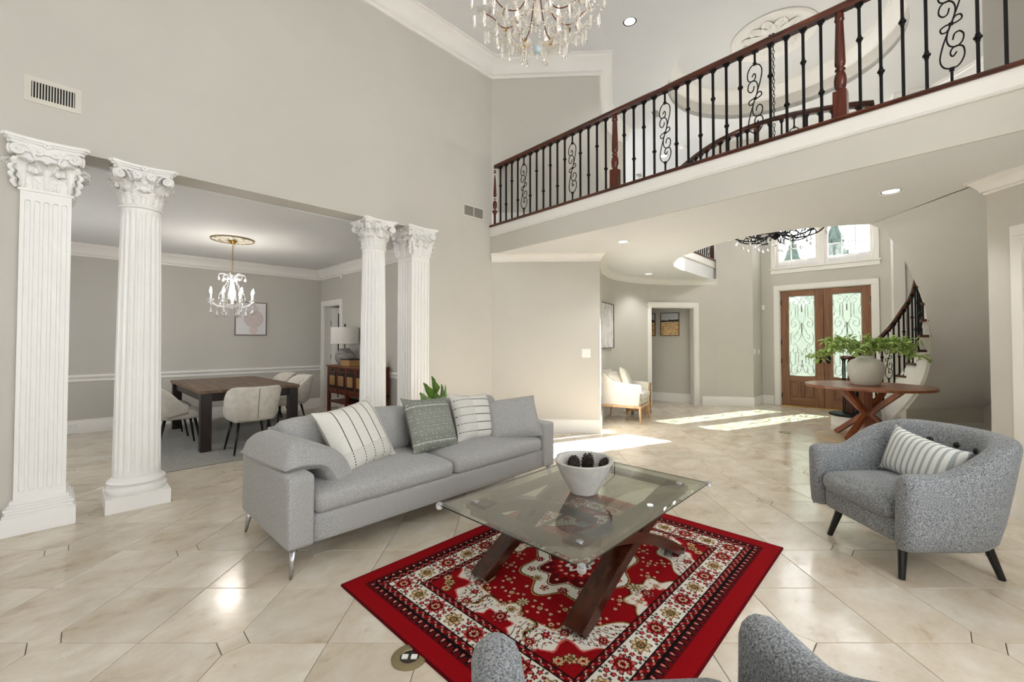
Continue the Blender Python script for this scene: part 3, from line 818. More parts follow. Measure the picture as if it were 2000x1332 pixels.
scroll_me = scroll_mb().mesh('scroll_baluster', M['black'])
def newel_mb(h=.92):
    m = MB().box(-.045, -.045, 0, .045, .045, .235)
    m.lathe([(.044, .235), (.03, .25), (.028, .258), (.036, .268), (.042, .30), (.043, .335), (.038, .37), (.028, .395), (.025, .405), (.036, .412), (.036, .42), (.026, .428), (.024, .436), (.034, .45), (.037, .47), (.034, .6), (.027, .80), (.026, .81), (.034, .818), (.034, .828), (.027, .836), (.032, .85), (.026, .87), (.02, h)], 16)
    return m
newel_me = newel_mb().mesh('newel', M['newel'])
for p in newel_me.polygons: p.use_smooth = len(p.vertices) == 4 and p.area < .0015
handrail_prof = [(-.034, 0), (-.026, -.016), (.026, -.016), (.034, 0), (.03, .012), (.034, .03), (.024, .044), (0, .05), (-.024, .044), (-.034, .03), (-.03, .012)]
def place_bal(parent, p, ang, kind, z=ZF2, small=False, s=1.0):
    if kind == 'S': return child('scroll_baluster', scroll_me, parent, (p.x, p.y, z), (0, 0, ang), (1, 1, s))
    b = child('baluster', bal_me, parent, (p.x, p.y, z), (0, 0, ang), (1, 1, s))
    if not small:
        kh = .67 if kind == 'H' else .32
        child('knuckle', kn_me, b, (0, 0, BH*kh))
    return b
rl0 = K+bnrm*.055
def on_line(px, py, p0, u):
    v = ray(px, py); v = Vector((v.x, v.y, 0)); n = Vector((-v.y, v.x, 0)); return p0+u*(-(p0.dot(n))/(u.dot(n)))
n0, n1, n2 = on_line(967, 380, rl0, bdir), on_line(1201, 280, rl0, bdir), on_line(1641, 150, rl0, bdir)
bay = (n2-n0).length/2
rail = thing('balcony_railing', 'black iron balcony railing with scrolls and wooden handrail above the living room', 'railing', (0, 0, 0))
ang_b = math.atan2(bdir.y, bdir.x)
pend = rl0+bdir*((RE-K).length-.02)
MB().sweep([(o, z+4.035) for o, z in handrail_prof], [V2(K+bnrm*.055+bdir*.01), V2(pend)], 1).build('handrail', M['rail'], rail, auto=35)
nl = [n0, n1, n2, n2+bdir*((n2-n1).length)]
pat = 'HLHL'+'S'+'LHLHLH'+'S'+'HLHL'
for i in range(3):
    child('newel', newel_me, rail, (nl[i].x, nl[i].y, ZF2), (0, 0, ang_b))
    a, b = nl[i], nl[i+1]
    for k, kind in enumerate(pat):
        p = a+(b-a)*((k+1)/17.0)
        if (p-rl0).length < (pend-rl0).length: place_bal(rail, p, ang_b, kind)
# around the round opening on the upper floor
fr = thing('landing_railing', 'curved black iron railing around the round foyer opening upstairs', 'railing')
rp = offset_path(hole_edge, -.06, -1)
MB().sweep([(o, z+4.035) for o, z in handrail_prof], [V2(p) for p in rp], 1).build('handrail', M['rail'], fr, auto=35)
acc = 0; nxt = .14; cnt = 0
for i in range(len(rp)-1):
    a, b = rp[i], rp[i+1]; L = (b-a).length
    while nxt < acc+L:
        p = a+(b-a)*((nxt-acc)/L); an = math.atan2((b-a).y, (b-a).x)
        place_bal(fr, p, an, 'S' if cnt % 8 == 5 else ('H' if cnt % 2 else 'L'), small=True); cnt += 1; nxt += .125
    acc += L
child('newel', newel_me, fr, (rp[0].x, rp[0].y, ZF2)); child('newel', newel_me, fr, (rp[-1].x-.06, rp[-1].y, ZF2)); child('newel', newel_me, fr, (rp[16].x, rp[16].y, ZF2))

# ================================================================== staircase
st = thing('staircase', 'curved white staircase with black iron balusters and wooden handrail beside the entrance', 'staircase')
inn = [(1662, 6.95, .2), (1690, 7.12, .33), (1715, 7.14, .50), (1741, 7.0, .72), (1762, 6.76, .945), (1782, 6.5, 1.163), (1793, 6.2, 1.381), (1801, 5.95, 1.61), (1806, 5.75, 1.86), (1802, 5.5, 2.20), (1786, 5.3, 2.52), (1757, 5.1, 2.82), (1728, 4.98, 3.02), (1700, 4.87, 3.135)]
ipts = []
for (px, dp_, z) in inn:
    p = at(px, dp_); ipts.append(Vector((p.x, p.y, z)))
icv = catmull(ipts, 8)
NS = 15; riser = ZF2/NS
def by_z(z):
    for i in range(len(icv)-1):
        if icv[i].z <= z <= icv[i+1].z:
            t = (z-icv[i].z)/max(1e-6, icv[i+1].z-icv[i].z); return icv[i].lerp(icv[i+1], t)
    return icv[0] if z < icv[0].z else icv[-1]
def out_pt(p, rad=RWR-.02):
    a = math.atan2(p.y-FC.y, p.x-FC.x); return Vector((FC.x+rad*math.cos(a), FC.y+rad*math.sin(a), 0))
S = [by_z(riser*k) for k in range(1, NS+1)]
for k in range(NS-1):
    p, q = S[k], S[k+1]; z = riser*(k+1)
    po, qo = out_pt(p), out_pt(q)
    ctr = Vector((FC.x, FC.y, 0)); inw = (ctr-Vector((p.x, p.y, 0))).normalized()*.03
    tdir = Vector((q.x-p.x, q.y-p.y, 0)).normalized()*.03
    MB().prism([V2(p+inw-tdir), V2(q+inw), V2(qo), V2(po-tdir)], z-.035, z).build('tread', M['rail'], st, bevel=.004)
    MB().prism([V2(p), V2(p+tdir*.6), V2(po+tdir*.6), V2(po)], z-riser, z-.035).build('riser', M['trim'], st)
# stringer (inner face) and soffit
low = [(1722, 843, 7.05), (1735, 835, 6.98), (1770, 800, 6.6), (1800, 760, 6.3), (1815, 720, 6.06), (1821, 680, 5.86), (1813, 620, 5.65), (1801, 580, 5.5), (1781, 534, 5.3), (1757, 492, 5.12), (1730, 455, 4.96), (1700, 438, 4.86)]
lowp = [at(px, dp_, py) for px, py, dp_ in low]
lowp[0].z = 0.0
lcv = catmull(lowp, 6)
# top edge of stringer: tread line at the matching plan position
def near_top(p):
    b = min(icv, key=lambda q: (q.x-p.x)**2+(q.y-p.y)**2); return b
rows_a, rows_b = [], []
m = MB(); top = []; bot = []
for p in lcv:
    b = near_top(p); zt = min(ZF2-.05, max(min(b.z-.05, p.z+.22), p.z+.03)); top.append(Vector((p.x, p.y, zt))); bot.append(p)
    rows_a.append([Vector((p.x, p.y, zt)), Vector((b.x, b.y, max(zt+.001, b.z-.04)))])
nrm = [(ctr-Vector((p.x, p.y, 0))).normalized()*.02 for p in lcv]
m.grid([[b, t] for b, t in zip(bot, top)], flip=False); m.grid([[b-n*2, t-n*2] for b, t, n in zip(bot, top, nrm)], flip=True)
m.grid([[t, t-n*2] for t, n in zip(top, nrm)]); m.grid(rows_a)
m.build('stringer', M['trim'], st, smooth=True)
# lower skirt from the starting step to the knee wall
sk = [icv[0], icv[4], icv[8], icv[12], icv[16], icv[20], icv[24], icv[28]]
m = MB(); m.grid([[Vector((p.x, p.y, 0)), Vector((p.x, p.y, max(.02, p.z-.05)))] for p in icv[:33]]); m.build('skirt', M['trim'], st, smooth=True)
MB().tube([b+n*.9+Vector((0, 0, .085)) for b, n in zip(bot[6:], nrm[6:])], .009, 6).build('moulding', M['trim'], st, smooth=True)
MB().tube([b+n*.9+Vector((0, 0, .055)) for b, n in zip(bot[6:], nrm[6:])], .006, 6).build('moulding', M['trim'], st, smooth=True)
# soffit
rows = []
for p in lcv[12:]:
    o_ = out_pt(p, RWR+.02)
    rows.append([p.lerp(Vector((o_.x, o_.y, p.z)), k/6) for k in range(7)])
sf = MB().grid(rows); sf.grid([[q+Vector((0, 0, .03)) for q in r_] for r_ in rows], flip=True)
sf.build('soffit', M['ceil'], st, smooth=True)
kp = lcv[12]; ko = Vector((kp.x, kp.y, 0))+RV*2.3
MB().prism([V2(kp), V2(ko), V2(ko+DV*.1), V2(kp+DV*.1)], 0, kp.z+.02).build('knee_wall', M['wall'], st)
MB().sweep(base_prof(.115), [V2(kp), V2(ko)], -1).build('knee_baseboard', M['trim'], st)
# starting step
p0 = icv[0]
MB().lathe([(.26, 0), (.26, .165)], 32, (p0.x+.02, p0.y+.02, 0)).build('starting_step', M['trim'], st, auto=40)
MB().lathe([(.285, .165), (.29, .185), (.28, .2)], 32, (p0.x+.02, p0.y+.02, 0)).build('starting_tread', M['black'], st, auto=40)
child('newel', newel_me, st, (p0.x+.02, p0.y+.02, .2), (0, 0, 0), (1, 1, 1))
for k in range(5):
    a = 2*PI*k/5; child('baluster', bal_me, st, (p0.x+.02+.1*math.cos(a), p0.y+.02+.1*math.sin(a), .2))
# handrail and balusters
hp = [Vector((p.x, p.y, p.z+.90)) for p in icv]
hr = [Vector((p0.x+.02+.12*math.cos(a), p0.y+.02+.12*math.sin(a), 1.1)) for a in [k*.5 for k in range(9)]]
MB().tube(hp, .034, 10, flat=1.0).build('handrail', M['rail'], st, smooth=True)
MB().tube([Vector((p0.x+.02+.1*math.cos(a), p0.y+.02+.1*math.sin(a), 1.11)) for a in [k*2*PI/16 for k in range(16)]], .03, 8, closed=True).build('volute_rail', M['rail'], st, smooth=True)
bi = 0
for k in range(NS-1):
    for t in (.2, .7):
        p = S[k].lerp(S[k+1], t); z = riser*(k+1); z_r = lerp(S[k].z, S[k+1].z, t)+.885
        q = S[min(k+1, NS-1)]-S[k]; an = math.atan2(q.y, q.x)
        inw = (ctr-Vector((p.x, p.y, 0))).normalized()*.0
        kind = 'S' if bi % 9 == 4 else ('H' if bi % 2 else 'L')
        place_bal(st, p+inw, an, kind, z, False, (z_r-z)/BH); bi += 1

# ================================================================== entrance doors and window above
d1 = struct(thing('door_1', 'mahogany double entrance doors with scrolled glass panels', 'door', (DWX, 0, 0)))
cs = MB()
for (y0, y1, z0, z1) in ((DY1, DY1+.11, 0, DH+.11), (DY0-.11, DY0, 0, DH+.11)): MB().box(-.03, y0, z0, 0, y1, z1).build('side_casing', M['trim'], d1, bevel=.008)
MB().box(-.032, DY0-.11, DH, 0, DY1+.11, DH+.11).build('head_casing', M['trim'], d1, bevel=.008)
MB().box(0, DY0, DH-.012, .15, DY1, DH).box(0, DY0, 0, .15, DY0+.012, DH).box(0, DY1-.012, 0, .15, DY1, DH).build('jamb', M['trim'], d1)
MB().box(-.02, DY0, 0, .15, DY1, .012).build('threshold', M['brass'], d1)
def lead_curves():
    half = [
        [(.05,.98),(.2,.985),(.36,.95),(.4,.91),(.3,.88),(.18,.90),(.2,.935),(.3,.93)],
        [(.06,.93),(.03,.86),(.1,.80),(.05,.74)],
        [(.36,.88),(.36,.70)], [(.26,.87),(.26,.72)],
        [(.26,.72),(.12,.70),(.08,.64),(.16,.60),(.28,.63),(.26,.67),(.18,.66)],
        [(.36,.70),(.44,.66),(.42,.60),(.34,.56),(.3,.52),(.2,.50),(.22,.46),(.3,.47)],
        [(.5,.66),(.5,.56),(.44,.48),(.3,.42),(.18,.40)],
        [(.12,.55),(.06,.48),(.1,.40),(.24,.36),(.4,.33),(.5,.26)],
        [(.18,.40),(.3,.38),(.34,.32),(.24,.28),(.14,.31),(.18,.34)],
        [(.24,.28),(.24,.14)], [(.36,.30),(.36,.16)],
        [(.05,.30),(.03,.2),(.1,.12),(.05,.04)],
        [(.24,.14),(.1,.12),(.06,.06),(.16,.02),(.28,.04),(.28,.08),(.18,.08)],
        [(.5,.2),(.46,.1),(.36,.04),(.3,.1),(.38,.14),(.5,.12)],
        [(.5,.97),(.45,.92),(.5,.86),(.5,.80)], [(0,.76),(.08,.76)], [(0,.5),(.06,.5)], [(0,.24),(.07,.24)]]
    return half
lead_mat = crystal('bevelled_glass'); 
lt = NT('lead_came'); lt.setp(srgb(200, 206, 202), .12); lt.b.inputs['Metallic'].default_value = .75; M['came'] = lt.m
def door_leaf(y0, y1, hinge):
    lf = thing('door_leaf', None, None); lf.parent = d1; H = DH-.015; t0, t1 = .045, .09
    sw = .145
    for (a, b) in ((y0, y0+sw), (y1-sw, y1)): MB().box(t0, a, .015, t1, b, H).build('stile', M['doorwood'], lf, bevel=.003)
    for (z0, z1) in ((.015, .19), (.53, .645), (2.335, H)): MB().box(t0, y0+sw, z0, t1, y1-sw, z1).build('rail', M['doorwood_h'], lf, bevel=.003)
    ym = (y0+y1)/2; MB().box(t0, ym-.035, .19, t1, ym+.035, .53).build('mullion', M['doorwood'], lf, bevel=.003)
    for (a, b) in ((y0+sw, ym-.035), (ym+.035, y1-sw)):
        m = MB().box(t0+.018, a, .19, t1-.01, b, .53).box(t0+.006, a+.035, .225, t1, b-.035, .495); m.build('raised_panel', M['doorwood'], lf, bevel=.008)
    ga, gb, gz0, gz1 = y0+sw, y1-sw, .645, 2.335
    MB().box(t0+.02, ga, gz0, t0+.026, gb, gz1).build('glass_panel', M['doorglass'], lf)
    W, Hh = gb-ga, gz1-gz0; m = MB()
    for cv in lead_curves():
        for s_ in (0, 1):
            P = catmull([(t0+.018, ga+W*(x if s_ == 0 else 1-x), gz0+Hh*y) for x, y in cv], 6); m.tube(P, .0115, 6, flat=1)
    m.box(t0+.008, ga, gz0, t0+.02, ga+.012, gz1).box(t0+.008, gb-.012, gz0, t0+.02, gb, gz1).box(t0+.008, ga, gz0, t0+.02, gb, gz0+.012).box(t0+.008, ga, gz1-.012, t0+.02, gb, gz1)
    m.build('glass_scrollwork', lead_mat, lf, smooth=True)
    hy = y0+.07 if hinge == 'hi' else y1-.07
    m = MB(); ov = [(math.cos(2*PI*k/20)*.042, math.sin(2*PI*k/20)*.1) for k in range(20)]
    m.add([(t0-.006, hy+a, 1.02+b) for a, b in ov]+[(t0, hy+a, 1.02+b) for a, b in ov], [tuple(range(20))]+[(i, (i+1) % 20, 20+(i+1) % 20, 20+i) for i in range(20)])
    h_ = m.build('handle', M['black'], lf)
    MB().tube(catmull([(t0-.01, hy, 1.08), (t0-.05, hy, 1.07), (t0-.055, hy, 1.0), (t0-.03, hy, .96), (t0-.035, hy, .92)], 5), .009, 7).build('grip', M['black'], h_, smooth=True)
    MB().box(t0-.004, hy-.012, .70, t0, hy+.012, .712).build('lock', M['black'], lf)
    hz = y1 if hinge == 'hi' else y0
    for z in (.22, .95, 1.35, 2.2): MB().box(t0-.012, hz-.014, z-.05, t0+.004, hz+.014, z+.05).build('hinge', M['black'], lf)
    return lf
mid = (DY0+DY1)/2
door_leaf(mid+.003, DY1-.014, 'hi'); door_leaf(DY0+.014, mid-.003, 'lo')
MB().box(.075, mid-.02, .015, .1, mid+.02, DH-.015).build('astragal', M['doorwood'], d1)
w1 = struct(thing('window_1', 'tall white window with divided panes above the entrance doors', 'window', (DWX, 0, 0)))
for (y0, y1) in ((WY0-.09, WY0), (WY1, WY1+.09)): MB().box(-.025, y0, WZ0-.01, 0, y1, WZ1+.09).build('casing', M['trim'], w1, bevel=.006)
MB().box(-.025, WY0-.09, WZ1, 0, WY1+.09, WZ1+.09).build('casing', M['trim'], w1, bevel=.006)
MB().box(-.06, WY0-.12, WZ0-.03, .1, WY1+.12, WZ0).build('sill', M['trim'], w1, bevel=.006)
MB().box(-.025, WY0-.1, WZ0-.12, 0, WY1+.1, WZ0-.03).build('apron', M['trim'], w1, bevel=.006)
wm = (WY0+WY1)/2
MB().box(.02, wm-.055, WZ0, .12, wm+.055, WZ1).build('mullion', M['trim'], w1, bevel=.005)
for (a, b) in ((WY0, wm-.055), (wm+.055, WY1)):
    sh = MB()
    for bx in ((.05, a, WZ0, .1, a+.05, WZ1), (.05, b-.05, WZ0, .1, b, WZ1), (.05, a+.05, WZ0, .1, b-.05, WZ0+.05), (.05, a+.05, WZ1-.05, .1, b-.05, WZ1)): sh.box(*bx)
    sa = sh.build('sash', M['trim'], w1)
    nc, nr = 3, 5; ya, yb, za, zb = a+.05, b-.05, WZ0+.05, WZ1-.05
    for i in range(1, nc): MB().box(.065, lerp(ya, yb, i/nc)-.008, za, .085, lerp(ya, yb, i/nc)+.008, zb).build('muntin', M['trim'], sa)
    for j in range(1, nr): MB().box(.0655, ya, lerp(za, zb, j/nr)-.008, .0845, yb, lerp(za, zb, j/nr)+.008).build('muntin', M['trim'], sa)
    for i in range(nc):
        for j in range(nr):
            MB().box(.073, lerp(ya, yb, i/nc), lerp(za, zb, j/nr), .077, lerp(ya, yb, (i+1)/nc), lerp(za, zb, (j+1)/nr)).build('pane', M['pane'], sa)
# outside
M['grass'] = plain('lawn', (88, 94, 74), .95, var=.2, scale=3)
M['needle'] = plain('cypress_needles', (70, 84, 78), .9, var=.25, scale=9)
M['bark'] = plain('bark', (96, 80, 66), .9)
struct(tag(boxes('ground', M['grass'], [(11.05, -30, -.5, 60, 40, -.1)]), 'lawn in front of the house', 'lawn'))
struct(tag(boxes('porch', plain('porch_stone', (120, 116, 110), .8), [(10.8, -.6, -.1, 13.2, 3.4, -.02)]), 'pale stone porch outside the doors', 'porch'))
def added_hedge_row(x, y0, y1, h, label):
    rnd = random.Random(3); m = MB(); n = 40
    rows = []
    for i in range(n+1):
        y = lerp(y0, y1, i/n); hh = h*(1+.12*rnd.uniform(-1, 1))
        rows.append([(x+rnd.uniform(-.25, .25)+dx, y, hh*z) for dx, z in ((-.7, 0), (-.8, .3), (-.7, .6), (-.45, .9), (0, 1), (.45, .9), (.7, .5), (.7, 0))])
    m.grid(rows); o = m.build('hedge', plain('hedge_leaves', (84, 92, 74), .9, var=.35, scale=6)); return tag(o, label, 'hedge')
added_hedge_row(16.5, -8, 9, 2.9, 'added green hedge across the lawn, screening the sky behind the door glass')  # made-up hedge, keeps bright sky from washing out the door glass
def cypress(x, y, h, rad, label):
    t = thing('cypress_tree', label, 'tree', (x, y, -.1), 0, 'cypress trees outside the window')
    MB().tube([(0, 0, 0), (0, 0, h*.4)], [.14, .08], 8).build('trunk', M['bark'], t)
    rows = []; rnd = random.Random(int(x*10))
    for i in range(34):
        f_ = i/33; rr = rad*(math.sin(PI*min(1, f_*.9+.12))**.7)*(1-f_**3)
        rows.append([((rr*(1+.28*rnd.uniform(-1, 1)))*math.cos(2*PI*k/26), (rr*(1+.28*rnd.uniform(-1, 1)))*math.sin(2*PI*k/26), h*(.06+.94*f_)+rnd.uniform(-.12, .12)) for k in range(26)])
    MB().grid(rows, closed_u=True).build('foliage', M['needle'], t)
def place_out(px, py, x): return onX(px, py, x)
a = onX(1548, 500, 21); b = onX(1628, 500, 21)
cypress(21, a.y, onX(1548, 452, 21).z+.1, .85, 'dark cypress tree outside behind the left window sash')
cypress(23, onX(1630,500,23).y, onX(1625, 432, 23).z+.6, .95, 'taller dark cypress tree outside behind the right window sash')

# ================================================================== living room furniture
M['sofa'] = fabric('sofa_weave', (134, 133, 131), (180, 179, 176), 140, .5, (1, 1, 2.6), dist=.0012)
M['tweed'] = fabric('chair_tweed', (66, 69, 74), (166, 169, 172), 170, .6, dist=.0012)
M['blackleg'] = plain('black_lacquer', (14, 13, 13), .3)
def pillow_mb(w, h, t, n=18, ear=.012, sag=0):
    rows_f, rows_b = [], []
    for i in range(n+1):
        rf, rb = [], []
        for j in range(n+1):
            u = -1+2*i/n; v = -1+2*j/n
            prof = max(0, (1-abs(u)**3.2))**.5*max(0, (1-abs(v)**3.2))**.5
            pin = 1-.055*(1-abs(v)**2) if abs(u) > .0 else 1
            x = w/2*u*(1-.06*(1-v*v)*abs(u)**3)+ear*u*abs(u*v)**6; z = h/2*v*(1-.06*(1-u*u)*abs(v)**3)+ear*v*abs(u*v)**6
            z -= sag*max(0, v)**2*(1-u*u)
            y = t/2*prof*(1+.06*math.sin(7*u+3*v)*(1-prof))
            rf.append((x, -y-.004, z)); rb.append((x, y+.004, z))
        rows_f.append(rf); rows_b.append(rb)
    m = MB().grid(rows_f); m.grid(rows_b, flip=True)
    edge_f = [p for p in rows_f[0]]+[r_[-1] for r_ in rows_f[1:]]+[p for p in rows_f[-1][::-1]][1:]+[r_[0] for r_ in rows_f[::-1]][1:-1]
    edge_b = [p for p in rows_b[0]]+[r_[-1] for r_ in rows_b[1:]]+[p for p in rows_b[-1][::-1]][1:]+[r_[0] for r_ in rows_b[::-1]][1:-1]
    m.grid([edge_f, edge_b], closed_u=True); return m
def set_pose(o, loc, yaw, lean, roll=0):
    o.location = loc; o.rotation_mode = 'QUATERNION'
    o.rotation_quaternion = (Matrix.Rotation(yaw, 4, 'Z') @ Matrix.Rotation(lean, 4, 'X') @ Matrix.Rotation(roll, 4, 'Y')).to_quaternion()
    return o
SX, SY = 2.11, 3.085
sofa = thing('sofa', 'long light grey fabric sofa with slim metal legs', 'sofa', (SX, SY, 0))
L2, D2 = 1.225, .465
MB().rbox((0, -.03, .245), (L2-.155, D2-.045, .085), .015, 6).build('base', M['sofa'], sofa, smooth=True)
for s_ in (-1, 1):
    MB().rbox((s_*(L2-.0775), 0, .372), (.0775, D2, .212), .022, 8).build('arm', M['sofa'], sofa, smooth=True)
MB().rbox((0, D2-.075, .44), (L2-.155, .075, .30), .03, 8).build('back', M['sofa'], sofa, smooth=True)
for s_ in (-1, 1):
    cx = s_*(L2-.155)/2
    MB().rbox((cx, -.07, .385), ((L2-.155)/2-.004, D2-.075, .068), .055, 10, (0, .01, .028)).build('seat_cushion', M['sofa'], sofa, smooth=True)
    MB().rbox((cx, .255, .615), ((L2-.155)/2-.004, .105, .185), .075, 10, (0, .04, .02), Matrix.Rotation(R(-10), 3, 'X')).build('back_cushion', M['sofa'], sofa, smooth=True)
for sx in (-1, 1):
    for sy in (-1, 1):
        MB().tube([(sx*(L2-.05), sy*(D2-.045), .17), (sx*(L2-.025), sy*(D2-.02), 0)], [.026, .008], 8).build('leg', M['nickel'], sofa, smooth=True)
# cushion folded over the near arm
def draped(w, l, t, n=22):
    rf, rb = [], []
    for i in range(n+1):
        a_, b_ = [], []
        for j in range(n+1):
            u = i/n; v = -1+2*j/n; s_ = u*w
            flat = .20; th = 0
            if s_ <= flat: x, z = s_, .012*math.sin(PI*s_/flat); th = 0
            else:
                q = s_-flat; rad = .14; mx = R(58)
                if q < rad*mx: th = q/rad; x = flat+rad*math.sin(th); z = -rad*(1-math.cos(th))
                else: th = mx; e = q-rad*mx; x = flat+rad*math.sin(mx)+e*math.cos(mx); z = -rad*(1-math.cos(mx))-e*math.sin(mx)
            uu = -1+2*u; prof = max(0, 1-abs(uu)**6)**.42*max(0, 1-abs(v)**6)**.42
            prof *= 1-.25*math.exp(-((s_-flat-.05)/.07)**2)
            y = l/2*v*(1-.05*(1-uu*uu)*abs(v)**3)
            nx, nz = math.sin(th), math.cos(th); tt = t*prof+.006
            a_.append((x+nx*tt*.75, y, z+nz*tt*.75)); b_.append((x-nx*tt*.25, y, z-nz*tt*.25))
        rf.append(a_); rb.append(b_)
    m = MB().grid(rf, flip=True); m.grid(rb)
    ef = rf[0]+[r_[-1] for r_ in rf[1:]]+rf[-1][::-1][1:]+[r_[0] for r_ in rf[::-1]][1:-1]; eb = rb[0]+[r_[-1] for r_ in rb[1:]]+rb[-1][::-1][1:]+[r_[0] for r_ in rb[::-1]][1:-1]
    m.grid([ef, eb], closed_u=True, flip=True); return m
o = draped(.56, .62, .19).build('arm_cushion', M['sofa'], smooth=True, loc=(.86, 3.02, .615), rot=(R(2), R(3), R(8)))
tag(o, 'light grey cushion folded over the near sofa arm', 'cushion')
o = pillow_mb(.52, .44, .22, ear=.0).build('arm_cushion', M['sofa'], smooth=True)
set_pose(o, (3.04, 2.90, .615), R(-40), R(-36), R(-8)); tag(o, 'light grey cushion leaning on the far sofa arm', 'cushion')
# throw pillows (print comes from the material, in the pillow's own x and z)
def stripes_mat(name, base, line, axis, centers, width, dash_side=None, weave=True, band=None):
    t = NT(name); tc = t.new('ShaderNodeTexCoord'); sp = t.new('ShaderNodeSeparateXYZ'); t.link(tc.outputs['Object'], sp.inputs[0])
    u = sp.outputs['X' if axis == 'x' else 'Z']; v = sp.outputs['Z' if axis == 'x' else 'X']
    fac = None
    for c in centers:
        k = t.math('LESS_THAN', t.math('ABSOLUTE', t.math('SUBTRACT', u, c)), width); fac = k if fac is None else t.math('MAXIMUM', fac, k)
    if dash_side is not None:
        dash = t.math('GREATER_THAN', t.math('SINE', t.math('MULTIPLY', v, 330.0)), -.25)
        on = t.math('LESS_THAN', v, dash_side); keep = t.math('MAXIMUM', dash, t.math('SUBTRACT', 1.0, on)); fac = t.math('MULTIPLY', fac, keep)
    n = t.noise(t.coords(), 170, 3, .7)
    col_ = t.ramp(n, [(.3, srgb(tuple(int(x*.9) for x in base))), (.7, srgb(base))])
    if band is not None:
        bk = t.math('LESS_THAN', v, band); wv = t.math('GREATER_THAN', t.math('SINE', t.math('MULTIPLY', t.math('ADD', u, t.math('MULTIPLY', v, 1.2)), 700.0)), .2)
        col_ = t.mix(t.math('MULTIPLY', t.math('MULTIPLY', bk, wv), .45), col_, srgb(150, 146, 136))
    col_ = t.mix(fac, col_, srgb(line)); t.setp(col_, .95); t.bump(n, .5, .0015); return t.m
M['p1'] = stripes_mat('white_striped_weave', (226, 223, 214), (70, 70, 70), 'x', (-.165, -.07, .02, .11, .19), .0035, -.105, band=-.105)
M['p3'] = stripes_mat('white_banded_weave', (224, 222, 214), (60, 60, 60), 'z', (.15, .075, 0, -.075, -.15), .0035, -.03, band=-.03)
def thread_mat():
    t = NT('grey_green_thread_weave'); tc = t.new('ShaderNodeTexCoord'); sp = t.new('ShaderNodeSeparateXYZ'); t.link(tc.outputs['Object'], sp.inputs[0])
    x, z = sp.outputs['X'], sp.outputs['Z']; n = t.noise(t.coords(), 190, 3, .7)
    col_ = t.ramp(n, [(.3, srgb(112, 114, 106)), (.7, srgb(136, 138, 128))])
    lines = t.math('LESS_THAN', t.math('ABSOLUTE', t.math('SINE', t.math('MULTIPLY', z, 180.0))), .16)
    mid_ = t.math('LESS_THAN', t.math('ABSOLUTE', t.math('ADD', z, .005)), .095)
    lines = t.math('MULTIPLY', lines, mid_)
    d1_ = t.math('LESS_THAN', t.math('ABSOLUTE', t.math('SUBTRACT', t.math('ABSOLUTE', t.math('ADD', z, .01)), .155)), .004)
    rowz = t.math('LESS_THAN', t.math('ABSOLUTE', t.math('SINE', t.math('MULTIPLY', z, 90.0))), .28)
    st_ = t.math('GREATER_THAN', t.math('SINE', t.math('ADD', t.math('MULTIPLY', x, 62.0), t.math('MULTIPLY', t.math('FLOOR', t.math('MULTIPLY', z, 28.6)), 2.2))), .9)
    fac = t.math('MINIMUM', 1.0, t.math('ADD', t.math('MULTIPLY', lines, .55), t.math('MAXIMUM', t.math('MULTIPLY', d1_, .6), t.math('MULTIPLY', t.math('MULTIPLY', st_, rowz), .9))))
    t.setp(t.mix(fac, col_, srgb(214, 214, 206)), .95); t.bump(n, .4, .001); return t.m
M['p2'] = thread_mat()
o = pillow_mb(.52, .50, .19).build('throw_pillow', M['p1'], smooth=True); set_pose(o, (1.52, 3.08, .665), R(14), R(-30), R(-7))
tag(o, 'cream throw pillow with thin vertical dark stripes, largest on the sofa', 'pillow', 'throw pillows on the sofa')
o = pillow_mb(.47, .47, .18).build('throw_pillow', M['p2'], smooth=True); set_pose(o, (2.18, 3.06, .66), R(4), R(-26), R(3))
tag(o, 'grey green throw pillow with fine white stitching in the middle of the sofa', 'pillow', 'throw pillows on the sofa')
o = pillow_mb(.45, .45, .18).build('throw_pillow', M['p3'], smooth=True); set_pose(o, (2.68, 3.09, .655), R(0), R(-24), R(4))
tag(o, 'cream throw pillow with horizontal dashed dark lines', 'pillow', 'throw pillows on the sofa')

# ---- plant behind the sofa
M['leaf'] = plain('leaf_green', (96, 132, 52), .45, var=.25, scale=14)
M['leaf2'] = plain('leaf_pale', (132, 164, 104), .5, var=.2, scale=14)
M['soil'] = plain('soil', (52, 42, 34), .95, var=.3)
M['pot'] = plain('grey_pot', (150, 148, 142), .7)
def leaf_blade(m, base, tip, width, up=(0, 0, 1), lobes=3, cup=.15):
    base, tip = Vector(base), Vector(tip); t = tip-base; L = t.length; t.normalize(); s_ = t.cross(Vector(up))
    if s_.length < 1e-3: s_ = Vector((1, 0, 0))
    s_.normalize(); n = s_.cross(t); rows = []
    for i in range(9):
        f_ = i/8; ww = width*math.sin(PI*min(1, f_*.92+.06))**.75*(1+(.22*math.cos(2*PI*lobes*f_) if lobes else 0))
        c = base+t*(L*f_)-n*(cup*L*f_*f_)
        rows.append([c+s_*(ww*k/2*.5)+n*(abs(k)*.12*ww) for k in (-2, -1, 0, 1, 2)])
    m.grid(rows); return m
pp = Vector((2.98, 4.12, 0))
plant = thing('potted_plant', 'green leafy plant standing behind the sofa', 'plant', pp)
MB().lathe([(.10, 0), (.14, .02), (.16, .3), (.165, .36), (.15, .36), (.145, .31), (.001, .31)], 24, caps=False).build('pot', M['pot'], plant, auto=40)
MB().lathe([(.148, .315), (.001, .322)], 20, caps=False).build('soil', M['soil'], plant)
rnd = random.Random(5)
